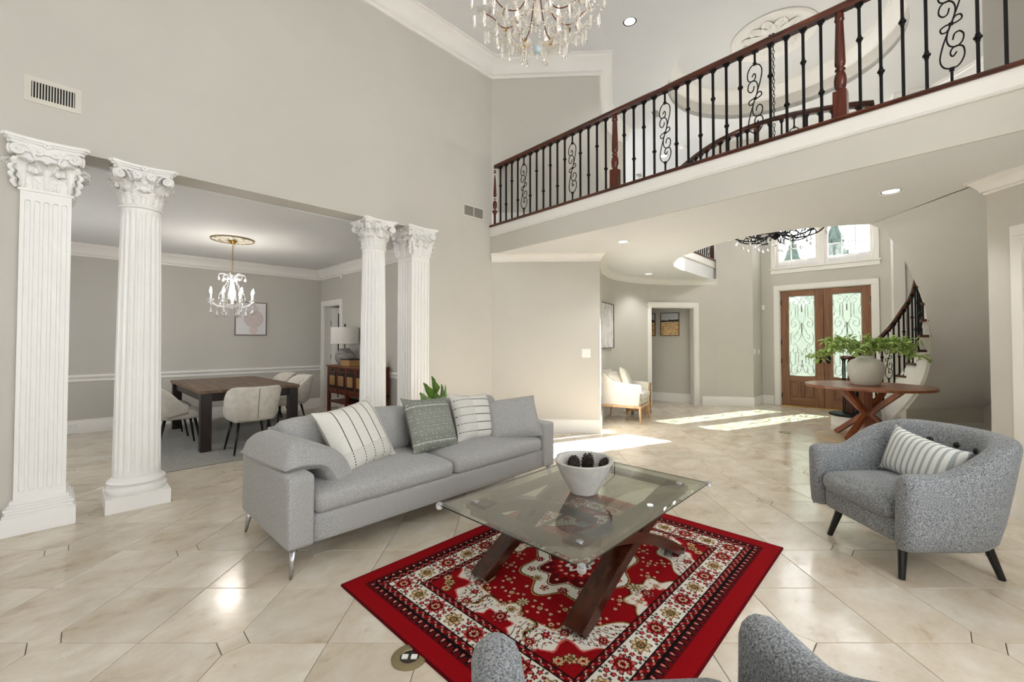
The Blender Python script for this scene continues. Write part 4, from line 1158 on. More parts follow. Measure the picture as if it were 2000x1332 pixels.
for k, (dx, dy, z, L, mt) in enumerate([(-.14, -.02, .70, .26, 'leaf2'), (-.07, .03, .80, .24, 'leaf'), (.0, 0, .85, .28, 'leaf'), (.08, -.03, .76, .24, 'leaf2'), (.15, .0, .74, .24, 'leaf'), (-.02, -.08, .70, .2, 'leaf'), (.04, .08, .72, .2, 'leaf')]):
    a = Vector((dx, dy, z)); m = MB().tube(catmull([(0, 0, .31), (dx*.3, dy*.3, .5), (dx*.6, dy*.6, z-L*.5)], 4), .006, 5)
    leaf_blade(m, (dx*.6, dy*.6, z-L*.5), (dx*1.35, dy*1.35, z+L*.42), .13, (dy+.3, -dx, .3), 2); m.build('leaf', M[mt], plant, smooth=True)

# ---- rug
def rug_colors(W, H, res):
    nu, nv = int(W/res)+1, int(H/res)+1
    u = np.linspace(0, W, nu)[:, None]+np.zeros((1, nv)); v = np.linspace(0, H, nv)[None, :]+np.zeros((nu, 1))
    RED, DRED, BLK, WHT, PNK, GLD, GRN, CRM = [np.array(srgb(*c)[:3]) for c in ((134, 6, 14), (86, 6, 12), (16, 10, 12), (218, 210, 198), (196, 92, 86), (164, 124, 70), (78, 82, 60), (206, 178, 146))]
    img = np.zeros((nu, nv, 3)); img[:] = RED
    e = np.minimum(np.minimum(u, W-u), np.minimum(v, H-v)); hor = (np.minimum(v, H-v) <= np.minimum(u, W-u))
    s_ = np.where(hor, u-W/2, v-H/2)
    def put(mask, c): img[mask] = c
    put(e < .012, DRED)
    # toothed guard
    ph = np.abs(((s_/.046) % 1)-.5)*2
    put((e > .095) & (e < .145), DRED)
    tooth = (e > .098) & (e < .142) & ((e-.098)/.044 > ph*.95-.05); put(tooth, BLK)
    put((e > .112) & (e < .135) & (ph < .34) & (e > .135-.023*(1-ph/.4)), PNK); put((e > .118) & (e < .128) & (ph < .13), CRM)
    put((e > .142) & (e < .149), BLK)
    # small running band
    def band(a, b, per):
        put((e >= a) & (e < b), DRED); q = ((s_/per) % 1)-.5; w_ = (e-(a+b)/2)/((b-a)/2)
        put((e >= a) & (e < b) & (np.abs(w_-.65*np.sin(2*PI*q)) < .30), PNK)
        put((e >= a) & (e < b) & (np.hypot(q*per, (e-(a+b)/2)) < .010), BLK); put((e >= a) & (e < b) & (np.hypot(q*per, (e-(a+b)/2)) < .005), CRM)
        q2 = (((s_+per/2)/per) % 1)-.5
        put((e >= a) & (e < b) & (np.hypot(q2*per, (e-(a+b)/2)) < .008), RED*.8)
        put((np.abs(e-a) < .004) | (np.abs(e-b) < .004), BLK)
    band(.149, .185, .052)
    put((e >= .187) & (e < .315), WHT)
    put((np.abs(e-.187) < .003) | (np.abs(e-.315) < .003), BLK)
    band(.316, .352, .052)
    fld = e >= .354
    def stamp(cx, cy, r_, n, cols, rot=0, clip=None, tip=.16):
        i0, i1 = max(0, int((cx-r_*1.3)/res)), min(nu, int((cx+r_*1.3)/res)+2); j0, j1 = max(0, int((cy-r_*1.3)/res)), min(nv, int((cy+r_*1.3)/res)+2)
        if i0 >= i1 or j0 >= j1: return
        x = u[i0:i1, j0:j1]-cx; y = v[i0:i1, j0:j1]-cy; rr = np.hypot(x, y); th = np.arctan2(y, x)+rot
        edge = r_*(1-tip+tip*np.cos(n*th)); sub = img[i0:i1, j0:j1]; ok = np.ones_like(rr, bool) if clip is None else clip[i0:i1, j0:j1]
        for (f_, c) in cols:
            if callable(f_): mk = f_(rr/edge, th, n)
            else: mk = rr < edge*f_
            sub[mk & ok] = c
    petals = lambda lo, hi, k=.0: (lambda q, th, n: (q > lo) & (q < hi) & (np.cos(n*th) > k))
    big = [(1.0, BLK), (.88, RED), (petals(.5, .85, .2), PNK), (petals(.45, .62, -.5), DRED), (.46, BLK), (.38, CRM), (.26, RED), (.12, BLK)]
    gold = [(1.0, GRN*.7), (.86, GLD), (petals(.45, .82, .1), CRM), (.5, BLK), (.4, GRN), (.26, GLD), (.12, DRED)]
    dot = [(1.0, BLK), (.8, RED), (.35, PNK)]
    leaf_ = [(1.0, BLK), (.72, GRN)]
    flo = [(1.0, BLK), (.82, CRM), (petals(.45, .8, -.2), GLD), (.35, RED)]
    sprig = [(1.0, PNK*1.0), (.7, CRM)]
    # main border motifs
    def border(cx0, cx1, fix, along):
        L = cx1-cx0; k = max(2, int(round(L/.155))); 
        for i in range(k+1):
            c = cx0+L*i/k; pos = (c, fix) if along == 'u' else (fix, c)
            if i % 2 == 0: stamp(pos[0], pos[1], .064, 9, big)
            else: stamp(pos[0], pos[1], .052, 7, gold)
            if i < k:
                m_ = c+L/k/2
                for (da, db, rr) in ((0, .034, .017), (0, -.034, .017), (.0, .0, .015), (.03, .0, .008), (-.03, .0, .008), (0, .056, .007), (0, -.056, .007), (.022, .048, .009), (-.022, -.048, .009), (.022, -.05, .009), (-.022, .05, .009), (-.028, .022, .01), (.028, -.022, .01)):
                    p = (m_+da, fix+db) if along == 'u' else (fix+db, m_+da)
                    stamp(p[0], p[1], rr, 5, dot if abs(da) < .03 and rr > .0095 else leaf_)
    b = .251
    for fix in (b, H-b): border(b, W-b, fix, 'u')
    for fix in (b, W-b): border(b, H-b, fix, 'v')
    # field: scalloped spandrels and end pieces in white
    xc = np.abs(u-W/2); yc = np.abs(v-H/2); fx, fy = W/2-.354, H/2-.354
    cxn = (fx-xc); cyn = (fy-yc)
    th = np.arctan2(cyn, cxn); rr = np.hypot(cxn, cyn)
    sc = .37+.035*np.cos(10*th)+.05*np.cos(4*th)
    sp_ = fld & (rr < sc); put(fld & (rr < sc+.016), BLK); put(fld & (rr < sc+.011), GLD); put(sp_, WHT)
    inner = fld & (rr < .19+.03*np.cos(8*th)); put(fld & (rr < .203+.03*np.cos(8*th)), PNK); put(inner, RED)
    for (cx, cy, wx, wy) in ((W/2, .354, .20, .16), (W/2, H-.354, .20, .16), (.354, H/2, .20, .22), (W-.354, H/2, .20, .22)):
        q = np.hypot((u-cx)/wx, (v-cy)/wy); a_ = np.arctan2((v-cy)/wy, (u-cx)/wx)
        lim = .88+.12*np.cos(8*a_)
        put(fld & (q < lim+.10), BLK); put(fld & (q < lim+.06), GLD); put(fld & (q < lim), WHT); put(fld & (q < lim*.55), PNK); put(fld & (q < lim*.5), RED)
    # vines inside the white spandrels
    vine = fld & (rr > .21) & (rr < sc-.015) & (np.abs(np.sin(rr*95+3*np.sin(th*9))) < .22); put(vine, BLK)
    bl = fld & (rr > .21) & (rr < sc-.015) & (np.sin(rr*150+th*14)*np.cos(th*26-rr*60) > .72); put(bl, RED)
    bl = fld & (rr > .21) & (rr < sc-.015) & (np.sin(rr*120-th*17)*np.cos(th*31+rr*40) > .84); put(bl, GRN)
    rng = np.random.RandomState(4)
    for qx in (-1, 1):
        for qy in (-1, 1):
            for k in range(5):
                t_ = .12+.33*k*1.0; r0 = .275; cx = W/2+qx*(fx-r0*math.cos(t_)); cy = H/2+qy*(fy-r0*math.sin(t_)); stamp(cx, cy, .026 if k % 2 else .033, 6, dot if k % 2 else big, clip=fld)
            for k in range(3):
                t_ = .25+.5*k; r0 = .11; cx = W/2+qx*(fx-r0*math.cos(t_)); cy = H/2+qy*(fy-r0*math.sin(t_)); stamp(cx, cy, .035, 7, gold if k == 1 else flo, clip=fld)
    for sx in (-1, 1):
        stamp(W/2+sx*(fx-.07), H/2, .05, 8, big); stamp(W/2+sx*(fx-.15), H/2, .03, 6, gold)
        stamp(W/2, H/2+sx*(fy-.06), .045, 8, big); stamp(W/2, H/2+sx*(fy-.12), .025, 6, gold)
    # scattered florets on the red field
    for qx in (-1, 1):
        for qy in (-1, 1):
            for (a_, b_) in ((.50, .10), (.42, .20), (.30, .30), (.56, .22), (.16, .36), (.60, .06), (.36, .36), (.10, .44)):
                cx, cy = W/2+qx*a_, H/2+qy*b_; stamp(cx, cy, .021, 6, flo)
                for k in range(4):
                    an = k*PI/2+.6+a_*9; stamp(cx+.036*math.cos(an), cy+.036*math.sin(an), .011, 3, sprig)
            stamp(W/2+qx*.52, H/2+qy*.0, .04, 8, [(1, BLK), (.85, GRN), (petals(.3, .85, 0), CRM), (.25, GLD)])
    for qx in (-1, 1):
        for qy in (-1, 1):
            for (a_, b_) in ((.47, .04), (.40, .08), (.24, .38), (.20, .30), (.50, .17), (.34, .24), (.05, .40)):
                stamp(W/2+qx*a_, H/2+qy*b_, .014, 5, [(1, BLK), (.75, CRM), (.3, RED)])
    for qy in (-1, 1): stamp(W/2, H/2+qy*.36, .05, 8, [(1, BLK), (.85, GRN), (petals(.3, .85, 0), CRM), (.25, GLD)])
    # centre medallion
    x, y = u-W/2, v-H/2; q = np.hypot(x/1.35, y); a_ = np.arctan2(y, x/1.35)
    for (r0, amp, nn, c) in ((.292, .03, 8, GLD), (.284, .03, 8, BLK), (.278, .03, 8, WHT), (.205, .022, 8, BLK), (.199, .022, 8, CRM*.9), (.192, .022, 8, DRED), (.15, .014, 16, BLK), (.145, .014, 16, RED), (.075, .01, 8, BLK), (.07, .01, 8, WHT), (.05, .008, 8, RED), (.022, 0, 8, BLK)):
        put(q < r0+amp*np.cos(nn*a_), c)
    for k in range(8):
        an = 2*PI*(k+.5)/8; stamp(W/2+1.35*.238*math.cos(an), H/2+.238*math.sin(an), .034, 7, gold if k % 2 else big)
        an = 2*PI*k/8; stamp(W/2+1.35*.255*math.cos(an), H/2+.255*math.sin(an), .028, 5, [(1, RED), (.6, CRM), (.35, BLK)])
    for k in range(16):
        an = 2*PI*k/16; stamp(W/2+1.35*.172*math.cos(an), H/2+.172*math.sin(an), .015, 5, [(1, PNK), (.5, WHT)]); stamp(W/2+1.35*.108*math.cos(an), H/2+.108*math.sin(an), .016, 3, [(1, PNK), (.55, CRM)])
    img *= (1+.10*(rng.rand(nu, nv, 1)-.5))
    return img, u, v
def make_rug(name, x0, x1, y0, y1, label):
    W, H, res = x1-x0, y1-y0, .0042
    img, u, v = rug_colors(W, H, res); nu, nv = u.shape
    co = np.zeros((nu*nv, 3), np.float32); co[:, 0] = u.ravel()-W/2; co[:, 1] = v.ravel()-H/2; co[:, 2] = .009
    e = np.minimum(np.minimum(u, W-u), np.minimum(v, H-v)).ravel(); co[:, 2] -= np.where(e < .002, .008, 0)
    idx = np.arange(nu*nv).reshape(nu, nv); f_ = np.stack([idx[:-1, :-1], idx[1:, :-1], idx[1:, 1:], idx[:-1, 1:]], -1).reshape(-1, 4)
    me = bpy.data.meshes.new(name); me.vertices.add(nu*nv); me.vertices.foreach_set('co', co.ravel())
    me.loops.add(f_.size); me.loops.foreach_set('vertex_index', f_.ravel().astype(np.int32)); me.polygons.add(len(f_))
    me.polygons.foreach_set('loop_start', np.arange(0, f_.size, 4, dtype=np.int32)); me.update(calc_edges=True)
    ca = me.color_attributes.new('dye', 'FLOAT_COLOR', 'POINT'); buf = np.ones((nu*nv, 4), np.float32); buf[:, :3] = img.reshape(-1, 3); ca.data.foreach_set('color', buf.ravel())
    t = NT('rug_pile'); at_ = t.new('ShaderNodeAttribute', attribute_name='dye'); n = t.noise(t.coords(), 300, 2)
    t.setp(at_.outputs['Color'], 1.0); t.b.inputs['Specular IOR Level'].default_value = .1; t.bump(n, .5, .002); me.materials.append(t.m)
    o = bpy.data.objects.new(name, me); C.objects.link(o); o.location = ((x0+x1)/2, (y0+y1)/2, 0.001); return tag(o, label, 'rug')
make_rug('persian_rug', 1.08, 3.30, .675, 2.37, 'red patterned rug with floral borders under the glass table')

# ---- glass coffee table
M['cherry'] = wood('dark_cherry', (36, 14, 8), (70, 30, 15), (92, 46, 24), axis=0, scale=8, rough=.25, stretch=10)
M['clear'] = crystal('clear_bumper')
ctz = .447
ct = thing('coffee_table', 'rectangular glass coffee table on crossed curved dark wooden legs', 'coffee table', (2.21, 1.51, 0))
gx, gy = .73, .49
g_ = MB(); bvl = .022
v8 = [(-gx, -gy, ctz-.012), (gx, -gy, ctz-.012), (gx, gy, ctz-.012), (-gx, gy, ctz-.012), (-gx, -gy, ctz-.005), (gx, -gy, ctz-.005), (gx, gy, ctz-.005), (-gx, gy, ctz-.005), (-gx+bvl, -gy+bvl, ctz), (gx-bvl, -gy+bvl, ctz), (gx-bvl, gy-bvl, ctz), (-gx+bvl, gy-bvl, ctz)]
g_.add(v8, [(3, 2, 1, 0), (0, 1, 5, 4), (1, 2, 6, 5), (2, 3, 7, 6), (3, 0, 4, 7), (4, 5, 9, 8), (5, 6, 10, 9), (6, 7, 11, 10), (7, 4, 8, 11), (8, 9, 10, 11)])
top_ = g_.build('glass_top', M['tableglass'], ct); top_.data.materials.append(M['glassedge'])
for i in (1, 2, 3, 4): top_.data.polygons[i].material_index = 1
for sx in (-1, 1):
    for sy in (-1, 1):
        MB().rbox((sx*(gx-.004), sy*(gy-.004), ctz-.014), (.02, .02, .022), .018, 4).build('corner_bumper', M['clear'], ct, smooth=True)
        MB().lathe([(.018, 0), (.018, .004), (.014, .007)], 16, (sx*(gx-.17), sy*(gy-.13), ctz)).build('fixing_disc', M['nickel'], ct, auto=40)
fxx, fyy = .60, .36
for sy in (-1, 1): MB().box(-fxx, sy*fyy-.045, .405, fxx, sy*fyy+.045, .434).build('frame_rail', M['cherry'], ct, bevel=.004)
for sx in (-1, 1): MB().box(sx*fxx-.045, -fyy+.045, .405, sx*fxx+.045, fyy-.045, .434).build('frame_rail', M['cherry'], ct, bevel=.004)
for sy in (-1, 1):
    for sx in (-1, 1):
        rows = []; n = 18; th_ = .062; yc = sy*.33+sx*.004; hw = .058
        for i in range(n+1):
            t = i/n; x = sx*(-.56+1.14*t); z = .40*(1-(1-t)**1.75); dx = sx*1.14; dz = .40*1.75*(1-t)**.75
            L = math.hypot(dx, dz); nx, nz = -dz/L*sx, abs(dx)/L
            nx = -dz/L if dx > 0 else dz/L
            a_ = th_*.5
            P = [(x+nx*a_, z+nz*a_), (x-nx*a_, z-nz*a_)]
            P = [(px_, max(0, pz_)) for px_, pz_ in P]
            rows.append([(P[0][0], yc-hw, P[0][1]), (P[0][0], yc+hw, P[0][1]), (P[1][0], yc+hw, P[1][1]), (P[1][0], yc-hw, P[1][1])])
        m = MB().grid(rows, closed_u=True); b0 = len(rows)*4; m.f.append((0, 1, 2, 3)); m.f.append((b0-1, b0-2, b0-3, b0-4))
        m.f = [f[::-1] for f in m.f] if sx < 0 else m.f
        m.build('leg', M['cherry'], ct, bevel=.004).location.z = .011
# bowl with pine cones
M['concrete'] = plain('concrete', (186, 184, 178), .85, var=.07, scale=18)
def bowl_mb():
    m = MB(); N = 48; H = .205
    prof = [(.001, 0, 0), (.075, 0, 0), (.08, .004, 0), (.115, .07, 0), (.150, .14, 0), (.176, H-.004, 0), (.174, H, 0), (.160, H, 1), (.157, H-.006, 1), (.130, .14, 1), (.095, .07, 1), (.06, .03, 1), (.001, .028, 1)]
    rows = []
    for (r_, z, ins) in prof:
        row = []
        for k in range(N):
            a = 2*PI*k/N; tw = (a-1.1*(z/H)+.4) % (2*PI); big_ = tw < PI
            rr = r_+(.005 if big_ and not ins and r_ > .05 else 0); zz = z-(.0 if big_ else .010*(z/H)**2)
            row.append((rr*math.cos(a), rr*math.sin(a), zz))
        rows.append(row)
    m.grid(rows, closed_u=True); return m
o = bowl_mb().build('concrete_bowl', M['concrete'], loc=(2.21, 1.51, ctz+.0005), rot=(0, 0, R(245)), auto=50)
tag(o, 'grey concrete bowl with a stepped seam on the glass table', 'bowl')
M['cone'] = plain('pine_cone', (44, 32, 26), .8, var=.4, scale=60)
def cone_mb(L, rad, seed):
    m = MB().lathe([(.002, 0), (rad*.5, L*.15), (rad*.55, L*.5), (rad*.3, L*.85), (.002, L)], 10); rnd = random.Random(seed)
    for i in range(70):
        t = (i+.5)/70; a = i*2.39996; r0 = rad*(.45+.55*math.sin(PI*(t*.85+.08)))*.55; z = L*t; w_ = rad*.30*(1-.5*t)
        ln = rad*.62*(1-.45*t); u = Vector((math.cos(a), math.sin(a), 0)); s_ = Vector((-u.y, u.x, 0))
        b_ = u*r0*.7+ZV*z; tp = u*(r0+ln*.8)+ZV*(z+ln*.42)
        m.add([b_-s_*w_*.5, b_+s_*w_*.5, tp+s_*w_, tp+u*.004+ZV*.004, tp-s_*w_, tp-ZV*.006], [(0, 1, 2, 3, 4), (0, 4, 5), (1, 5, 2), (0, 5, 1), (2, 5, 3), (4, 3, 5)])
    return m
bc = Vector((2.21, 1.51, ctz))
for k, (dx, dy, dz, rot, lab) in enumerate([(-.06, .0, .140, (R(66), R(10), R(120)), 'dark pine cone lying on its side at the left of the bowl'), (.03, .045, .125, (R(10), R(-8), 0), 'dark pine cone standing upright in the bowl'), (.118, -.03, .152, (R(80), R(0), R(110)), 'brown pine cone lying at the right of the bowl')]):
    off = RV*dx+DV*dy
    o = cone_mb(.095, .040, k).build('pine_cone', M['cone'], loc=bc+off+ZV*dz, rot=rot); tag(o, lab, 'pine cone', 'pine cones in the concrete bowl')

# ---- barrel armchairs
def armchair(loc, rz, label):
    t = thing('barrel_armchair', label, 'armchair', loc, rz, 'grey tweed barrel armchairs')
    hw = .355; path = []
    for k in range(8): path.append((lerp(.30, 0, k/8), hw))
    for k in range(25):
        a = PI/2+PI*k/24; path.append((0+.315*math.cos(a), hw*math.sin(a)))
    for k in range(1, 9): path.append((lerp(0, .30, k/8), -hw))
    P = [Vector((x, y, 0)) for x, y in path]; n = len(P); rows = []
    def section(p, nr, H, th, lean, sc=1.0, fwd=0, zb=.20):
        to, ti = th/2*sc, th/2*sc
        pts = [(to-.035, zb), (to-.012, zb+.03), (to-.002, .34), (to, .48), (to, H-.05), (to*.82, H-.022), (to*.45, H-.006), (0, H), (-ti*.45, H-.006), (-ti*.82, H-.022), (-ti, H-.05), (-ti, .50), (-ti, .36), (-ti, zb+.01)]
        out = []
        for (o_, z) in pts:
            l_ = lean*(z-.2)
            q = p+nr*(o_+l_)+Vector((fwd, 0, 0)); out.append((q.x, q.y, z))
        return out
    def sm(x): x = max(0, min(1, x)); return x*x*(3-2*x)
    for i in range(n):
        a = P[max(0, i-1)]; b = P[min(n-1, i+1)]; tg = (b-a).normalized(); nr = Vector((-tg.y, tg.x, 0))*-1
        if nr.dot(P[i]-Vector((.1, 0, 0))) < 0: nr = -nr
        bk = sm((.16-P[i].x)/.42); H = .625+.195*bk+.012*sm((P[i].x-.1)/.2)*0; th = lerp(.125, .135, bk); lean = lerp(.02, .16, bk)
        if i == 0 or i == n-1:
            extra = [section(P[i], nr, H-.025, th, lean, .45, .052), section(P[i], nr, H-.012, th, lean, .8, .038), section(P[i], nr, H-.003, th, lean, .96, .018)]
            rows += extra if i == 0 else []
            rows.append(section(P[i], nr, H, th, lean)); rows += extra[::-1] if i == n-1 else []
        else: rows.append(section(P[i], nr, H, th, lean))
    m = MB().grid(rows, closed_u=True); k = len(rows[0]); m.f.append(tuple(range(k))[::-1]); b0 = (len(rows)-1)*k; m.f.append(tuple(b0+i for i in range(k)))
    m.f = [f[::-1] for f in m.f]
    m.build('shell', M['tweed'], t, smooth=True)
    MB().rbox((.02, 0, .275), (.30, .29, .075), .03, 6).build('seat_base', M['tweed'], t, smooth=True)
    MB().rbox((.055, 0, .395), (.30, .278, .07), .06, 10, (.03, 0, .03)).build('seat_cushion', M['tweed'], t, smooth=True)
    for dy in (-.16, 0, .16):
        x = -.315*math.sqrt(1-(dy/.355)**2); o = MB().lathe([(.001, .008), (.012, .007), (.019, .003), (.021, -.004)], 16, caps=False).xf(Matrix.Rotation(PI/2, 4, 'Y')).build('button', M['blackleg'], t, smooth=True)
        o.location = (x+.068-.16*.49, dy*.90, .705); o.rotation_euler = (0, R(-9), -math.atan2(dy, -x)*1.0)
    for sx in (-1, 1):
        for sy in (-1, 1):
            MB().tube([(sx*.235, sy*.24, .215), (sx*.285, sy*.285, 0)], [.026, .017], 12).build('leg', M['blackleg'], t, auto=40)
    return t
armchair((3.75, .085, 0), R(132.9), 'grey tweed barrel armchair with black legs beside the rug, holding a striped pillow')
p = RV*.352+DV*.83; armchair((p.x, p.y, 0), YAW+R(6), 'grey tweed barrel armchair in the foreground, only its arms showing at the bottom edge')
def wave_mat():
    t = NT('ticking_stripe'); tc = t.new('ShaderNodeTexCoord'); sp = t.new('ShaderNodeSeparateXYZ'); t.link(tc.outputs['Object'], sp.inputs[0])
    n = t.noise(t.coords(), 9, 3); k = t.math('SINE', t.math('ADD', t.math('MULTIPLY', sp.outputs['X'], 150.0), t.math('MULTIPLY', n, 1.0)))
    t.setp(t.mix(t.math('GREATER_THAN', k, .35), srgb(226, 228, 224), srgb(168, 174, 174)), .9); return t.m
M['tick'] = wave_mat()
o = pillow_mb(.50, .30, .15).build('lumbar_pillow', M['tick'], smooth=True)
ac = Vector((3.75, .085, 0)); ff = Vector((math.cos(R(132.9)), math.sin(R(132.9)), 0))
set_pose(o, ac+Vector((0, 0, .605))-ff*.10+Vector((-ff.y, ff.x, 0))*(.0), R(132.9)+PI/2, R(-17), R(7)); tag(o, 'white lumbar pillow with soft grey stripes on the armchair', 'pillow')
# floor outlets
def floor_outlet(p, label):
    t = thing('floor_outlet', label, 'outlet', (p.x, p.y, 0), YAW-PI/2, 'brass floor outlets')
    MB().lathe([(.078, .0), (.078, .004), (.07, .008), (.043, .006), (.04, -.002+.002)], 32, caps=False).build('ring', M['bronze'], t, auto=40)
    MB().lathe([(.041, .001), (.001, .001)], 24, caps=False).build('cup', M['soil'], t)
    for s_ in (-1, 1): MB().box(s_*.02-.013, -.012, .001, s_*.02+.013, .012, .006).build('socket', M['plate'], t)
p_ = onZ(800, 1284); floor_outlet(Vector((p_.x-.0, p_.y, 0)), 'round brass floor outlet beside the near rug edge')
floor_outlet(onZ(1533, 845), 'small round floor outlet in the bare foyer floor')

# ================================================================== dining room
M['tabletop'] = wood('rustic_top', (62, 44, 32), (118, 90, 66), (146, 118, 90), axis=1, scale=10, rough=.42, stretch=8)
M['darkleg'] = wood('espresso', (20, 13, 11), (38, 24, 20), None, axis=2, scale=8, rough=.35)
M['velvet'] = fabric('chair_velvet', (196, 190, 178), (210, 205, 195), 14, .1, rough=.8)
M['diningrug'] = fabric('wool_rug', (104, 102, 96), (166, 163, 154), 70, .8, (1, 2.5, 1), dist=.004)
tx0, tx1, ty0, ty1 = 1.13, 2.29, 6.36, 8.50
o = MB().box(.52, 5.70, 0.001, 3.05, 8.85, .009).build('area_rug', M['diningrug'], bevel=.003); tag(o, 'flat grey wool rug under the dining table', 'rug')
dt = thing('dining_table', 'rectangular rustic plank dining table with thick dark legs', 'dining table', ((tx0+tx1)/2, (ty0+ty1)/2, 0.010))
hx, hy = (tx1-tx0)/2, (ty1-ty0)/2; npl = 7
for k in range(npl):
    MB().box(lerp(-hx, hx, k/npl)+.001, -hy+.10, .715, lerp(-hx, hx, (k+1)/npl)-.001, hy-.10, .755).build('plank', M['tabletop'], dt, bevel=.002)
for s_ in (-1, 1): MB().box(-hx, s_*hy, .715, hx, s_*(hy-.099), .755).build('end_board', M['tabletop'], dt, bevel=.002)
for sx in (-1, 1):
    MB().box(sx*(hx-.05), -hy+.13, .61, sx*(hx-.085), hy-.13, .715).build('apron', M['darkleg'], dt)
    for sy in (-1, 1):
        MB().box(sx*(hx-.015), sy*(hy-.015), 0, sx*(hx-.13), sy*(hy-.13), .715).build('leg', M['darkleg'], dt, bevel=.004)
for sy in (-1, 1): MB().box(-hx+.13, sy*(hy-.05), .61, hx-.13, sy*(hy-.085), .715).build('apron', M['darkleg'], dt)
def dining_chair(loc, rz, label):
    t = thing('dining_chair', label, 'chair', (loc[0], loc[1], .0105), rz, 'upholstered dining chairs')
    path = []; hw = .255
    for k in range(6): path.append((lerp(.10, -.02, k/6), hw))
    for k in range(21):
        a = PI/2+PI*k/20; path.append((-.02+.235*math.cos(a), hw*math.sin(a)))
    for k in range(1, 7): path.append((lerp(-.02, .10, k/6), -hw))
    P = [Vector((x, y, 0)) for x, y in path]; n = len(P); rows = []
    for i in range(n):
        tg = (P[min(n-1, i+1)]-P[max(0, i-1)]).normalized(); nr = Vector((tg.y, -tg.x, 0))
        if nr.dot(P[i]-Vector((.1, 0, 0))) < 0: nr = -nr
        f_ = min(1, max(0, (.10-P[i].x)/.30)); f_ = f_*f_*(3-2*f_); H = lerp(.56, .815, f_); zb = lerp(.44, .385, f_); th = .030; ln = .20
        sec = [(th, zb+.03), (th, H-.03), (th*.6, H-.008), (0, H), (-th*.6, H-.008), (-th, H-.03), (-th, zb+.03), (0, zb)]
        if i in (0, n-1): sec = [(o_*.5, lerp(z, (H+zb)/2, .12)) for o_, z in sec]
        rows.append([tuple(P[i]+nr*(o_+ln*(z-.44)*f_)+ZV*z) for o_, z in sec])
    m = MB().grid(rows, closed_u=True); k = 8; m.f.append(tuple(range(k))); b0 = (n-1)*k; m.f.append(tuple(b0+i for i in range(k))[::-1])
    sh = m.build('backrest', M['velvet'], t, smooth=True)
    MB().tube([(-.2575-.2*(z-.44)-.028, -.0, z) for z in (.42, .5, .6, .7, .79)], .0025, 5).build('seam', M['soil'], sh)
    MB().rbox((.045, 0, .425), (.235, .235, .05), .045, 8, (0, 0, .02)).build('seat', M['velvet'], t, smooth=True)
    for sx in (-1, 1):
        for sy in (-1, 1): MB().tube([(sx*.15+.03, sy*.16, .39), (sx*.225+.02, sy*.225, 0)], [.018, .010], 8).build('leg', M['blackleg'], t, smooth=True)
    return t
dining_chair((1.62, 6.12), R(90), 'pale grey dining chair at the near end of the table, back towards the sofa')
dining_chair((.98, 6.98), R(0), 'pale grey dining chair at the left side of the table, half behind the round column')
dining_chair((.98, 7.85), R(0), 'pale grey dining chair at the left side of the table, farther from the viewer')
dining_chair((2.46, 7.28), R(180), 'pale grey dining chair at the right side of the table, nearer the sofa')
dining_chair((2.46, 8.02), R(180), 'pale grey dining chair at the right side of the table, next to the back wall')
# sideboard
M['sidewood'] = wood('sideboard_wood', (72, 26, 14), (116, 54, 28), (140, 80, 44), axis=2, scale=9, rough=.45)
M['sidetop'] = wood('sideboard_top', (90, 50, 28), (134, 86, 50), (156, 108, 68), axis=1, scale=9, rough=.5)
M['panelwood'] = wood('panel_oak', (140, 104, 62), (176, 138, 88), None, axis=2, scale=12, rough=.5)
sy0, sy1, sx0, sx1 = 6.26, 7.70, 3.24, 3.64
sb = thing('sideboard', 'reddish brown wooden sideboard with dark framed doors and open shelves', 'sideboard', (sx0, sy0, 0))
W_, D_ = sy1-sy0, sx1-sx0
MB().box(-.015, -.015, .925, D_, W_+.015, .955).build('top', M['sidetop'], sb, bevel=.003)
for (x, y) in ((0, 0), (D_-.05, 0), (0, W_-.05), (D_-.05, W_-.05), (0, W_/2-.025)): MB().box(x, y, 0, x+.05, y+.05, .925).build('leg', M['sidewood'], sb, bevel=.003)
MB().box(.02, .0, .46, D_, W_, .50).box(D_-.02, 0, .5, D_, W_, .925).build('body', M['sidewood'], sb)
MB().box(0.01, -.002, .5, D_, .018, .925).build('side_panel', M['sidewood'], sb); MB().box(0.01, W_-.018, .5, D_, W_+.002, .925).build('side_panel', M['sidewood'], sb)
MB().box(.02, .02, .30, D_, W_-.02, .325).build('shelf', M['sidewood'], sb); MB().box(.02, .02, .09, D_, W_-.02, .115).build('shelf', M['sidewood'], sb)
nd = 4
for k in range(nd):
    a, b = lerp(.05, W_-.05, k/nd)+.004, lerp(.05, W_-.05, (k+1)/nd)-.004
    dr = MB().box(.006, a, .505, .026, b, .92).build('door', M['sidewood'], sb, bevel=.003)
    MB().box(-.002, a+.035, .56, .007, b-.035, .85).build('dark_panel', M['darkleg'], dr, bevel=.002)
    MB().box(-.008, a+.065, .61, 0, b-.065, .78).build('light_panel', M['panelwood'], dr, bevel=.002)
    MB().box(-.014, a+.04, .878, .006, b-.04, .892).build('pull', M['blackleg'], dr)
    MB().box(-.010, (a+b)/2-.03, .865, .006, (a+b)/2-.015, .905).box(-.010, (a+b)/2+.015, .865, .006, (a+b)/2+.03, .905).build('bracket', M['blackleg'], dr)
SZ = .9555
